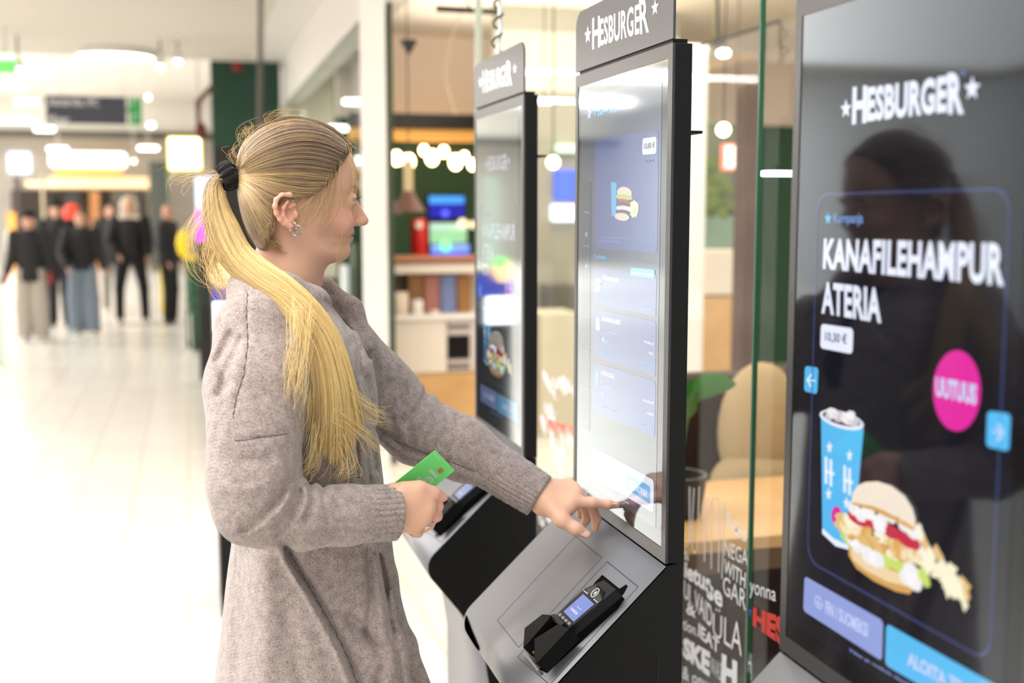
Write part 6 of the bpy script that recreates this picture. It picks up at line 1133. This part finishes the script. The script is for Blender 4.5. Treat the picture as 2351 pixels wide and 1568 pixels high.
# ---------------------------------------------------------------- people far behind
M_bsk = mat('skin far', (222, 170, 144), rough=.6)
def passer(u, v, H, lab, top=(24, 24, 27), legs=(26, 26, 30), shoes=(225, 222, 218), hair_c=(60, 44, 32), hat=None, face=0., wide=0., legw=.075, armL=(0, 0), armR=(0, 0), hood=None, longhair=False, gloves=None, stride=0., jacket_len=.50, turn=0):
    p = atz(u, v, 0); t = thing('person', tuple(p), lab, 'person', 'people standing and walking far behind'); s = H/1.75; ca, sa = math.cos(turn), math.sin(turn)
    def W_(x, y, z): return p+np.array([x*ca-y*sa, x*sa+y*ca, z])*s      # x: sideways, y: depth (facing -y)
    hd = W_(0, 0, 1.62); B_ = [ell(hd, np.array([.072, .088, .11])*s, .02), ell(W_(0, -.02, 1.55), np.array([.055, .065, .06])*s, .03), cap(W_(0, -.085, 1.60), W_(0, -.10, 1.585), .012*s, .016*s, .012), cap(W_(0, .01, 1.52), W_(0, .01, 1.40), .05*s, .055*s, .03), cap(W_(0, 0, 1.35), W_(0, 0, .98), .11*s, .11*s, .04)]
    B_ += [ell(W_(x, 0, 1.60), np.array([.014, .02, .03])*s, .008) for x in (-.074, .074)]
    HA = []
    for sd, (ax, ay) in ((-1, armL), (1, armR)):
        sh = W_(sd*.19, 0, 1.42); el = W_(sd*(.245+ax*.3), ay*.3, 1.13); wr = W_(sd*(.23-ax), -.08+ay, .93+abs(ay)*.35); dv = (wr-el)/np.linalg.norm(wr-el)
        HA.append((sh, el, wr)); B_ += [cap(el, wr, .03*s, .024*s, .01), cap(wr, wr+dv*.08*s, .034*s, .030*s, .01, flat=(1, 0, 0), fs=.6)]
        for k in range(4): B_.append(cap(wr+dv*.07*s+np.array([0, (k-1.5)*.019*s, 0]), wr+dv*(.155-.012*abs(k-1.2))*s+np.array([0, (k-1.5)*.021*s-.01, 0]), .010*s, .008*s, .004))
        B_.append(cap(wr+dv*.03*s, wr+dv*.09*s+np.array([-sd*.01, -.045*s, 0]), .012*s, .009*s, .005))
    LG = []
    for sd in (-1, 1):
        hip = W_(sd*.09, 0, .92); kn = W_(sd*(.10+wide), -.03-sd*stride*.5, .50); an = W_(sd*(.11+wide), -sd*stride, .08); LG.append((hip, kn, an)); B_ += chain([hip, kn, an], [.07*s, .05*s, .035*s], .02)
    def grid(h=.014): return np.arange(p[0]-.52*s, p[0]+.52*s, h), np.arange(p[1]-.5*s, p[1]+.5*s, h), np.arange(-.02, H+.14, h)
    gx, gy, gz = grid(.013); V, F = surf(field(B_), gx, gy, gz, slack=1.3); mk('body', V, F, M_bsk, t, True)
    J = [cap(W_(-.12, 0, 1.40), W_(.12, 0, 1.40), .075*s, k=.05), cap(W_(0, 0, 1.32), W_(0, 0, 1.40-jacket_len), .165*s, .180*s, .05, flat=(-sa, ca, 0), fs=.75), cap(W_(0, .01, 1.44), W_(0, .01, 1.49), .075*s, .07*s, .02)]
    for sh, el, wr in HA: J += chain([sh, el, wr], [.082*s, .068*s, .052*s], .03)
    zb = (1.40-jacket_len)*s; V, F = surf(field(J, lambda P, d: np.maximum(d, zb-P[:, 2])), gx, gy, gz, slack=1.3); mk('jacket', V, F, mat('jacket %d %d %d' % top, top, rough=.7), t, True)
    Tq = [cap(W_(-.06, 0, .95), W_(.06, 0, .95), .115*s, k=.04)]
    for hip, kn, an in LG: Tq += chain([hip, kn, an], [.10*s, (legw+.012)*s, legw*s], .02)
    V, F = surf(field(Tq, lambda P, d: np.maximum(d, .025-P[:, 2])), gx, gy, gz, slack=1.3); mk('trousers', V, F, mat('trousers %d %d %d' % legs, legs, rough=.85), t, True)
    for hip, kn, an in LG: V, F = surf(field([cap(an+[0, .03, -.045*s], an+[0, -.17*s, -.05*s], .042*s, .036*s, .01)], lambda P, d: np.maximum(d, .001-P[:, 2])), gx, gy, np.arange(-.013, .2, .013), slack=1.3); mk('shoe', V, F, mat('shoe %d %d %d' % shoes, shoes, rough=.6), t, True)
    hm = mat('hair %d %d %d' % hair_c, hair_c, rough=.7)
    Hh = [ell(W_(0, .018, 1.648), np.array([.082, .092, .098])*s, .02)]
    if longhair: Hh += chain([W_(.02, .03, 1.62), W_(-.05, .07, 1.48), W_(-.08, .08, 1.28), W_(-.08, .05, 1.12)], [.085*s, .075*s, .06*s, .035*s], .03)
    cutf = lambda P, d: np.maximum(d, -((P-W_(0, -.05, 1.66))@np.array([sa*.8, ca*.8, .6])))
    V, F = surf(field(Hh, cutf), gx, gy, gz, slack=1.3); mk('hair', V, F, hm, t, True)
    if hat:
        V, F = surf(field([ell(W_(0, .01, 1.665), np.array([.092, .102, .105])*s, .02)], lambda P, d: np.maximum(d, W_(0, 0, 1.655)[2]-P[:, 2])), gx, gy, gz, slack=1.3); h = mk('beanie', V, F, mat('beanie %d %d %d' % hat, hat, rough=.9), t, True)
        if H > 1.68: G().ball(W_(0, .01, 1.80), .04*s, 12).mk('beanie_bobble', h.data.materials[0], h, True)
    if hood: V, F = surf(field([ell(W_(0, .035, 1.60), np.array([.125, .10, .16])*s, .03), cap(W_(-.10, -.03, 1.46), W_(.10, -.03, 1.46), .055*s, k=.03), ell(W_(0, -.06, 1.60), np.array([.075, .12, .10])*s, .02, sub=True)]), gx, gy, gz, slack=1.3); mk('hood', V, F, mat('hood cream', hood, rough=.9), t, True)
    if gloves:
        for sh, el, wr in HA: dv = (wr-el)/np.linalg.norm(wr-el); V, F = surf(field([cap(wr, wr+dv*.15*s, .046*s, .04*s, .01)]), gx, gy, gz, slack=1.3); mk('glove', V, F, mat('red glove', gloves), t, True)
    G().ball(W_(-.028, -.083, 1.62), .008*s, 8).ball(W_(.028, -.083, 1.62), .008*s, 8).mk('eyes', mat('dark eyes', (40, 30, 26)), t) ; G().tube([W_(-.022, -.088, 1.552), W_(0, -.093, 1.549), W_(.022, -.088, 1.552)], .005*s, 6).mk('mouth', mat('far lips', (170, 90, 84)), t)
    return t
passer(140, 748, 1.74, 'tall person in a black beanie and black jacket, second from the left edge', hat=(26, 26, 28), legs=(48, 48, 54), stride=.06, jacket_len=.62, shoes=(40, 40, 42))
passer(78, 782, 1.60, 'person in black beanie and jacket, wide pale grey trousers and red gloves, nearest left edge', hat=(20, 20, 22), legs=(178, 170, 160), legw=.10, gloves=(130, 26, 30), jacket_len=.60, armL=(-.06, .02), armR=(-.02, .02))
passer(262, 716, 1.72, 'person in a dark jacket half hidden between the jeans wearer and the white hooded person', legs=(150, 148, 140), legw=.06, top=(38, 38, 42), jacket_len=.60)
passer(196, 768, 1.62, 'person in a black jacket and light blue baggy jeans, third in the group', legs=(128, 142, 158), legw=.105, hair_c=(96, 78, 62), jacket_len=.50, armL=(.04, -.10), armR=(-.06, .02), stride=.03)
passer(306, 742, 1.80, 'person in a cream hood, black jacket and black trousers, hands before the body', hair_c=(190, 150, 96), hood=(222, 212, 196), wide=.06, legw=.058, armL=(.07, -.10), armR=(.0, -.02), jacket_len=.46)
passer(392, 742, 1.70, 'person with long brown hair in black, seen from the side right of the grey pillar', hair_c=(92, 60, 42), longhair=True, legw=.065, jacket_len=.50, turn=1.2, shoes=(20, 20, 22))
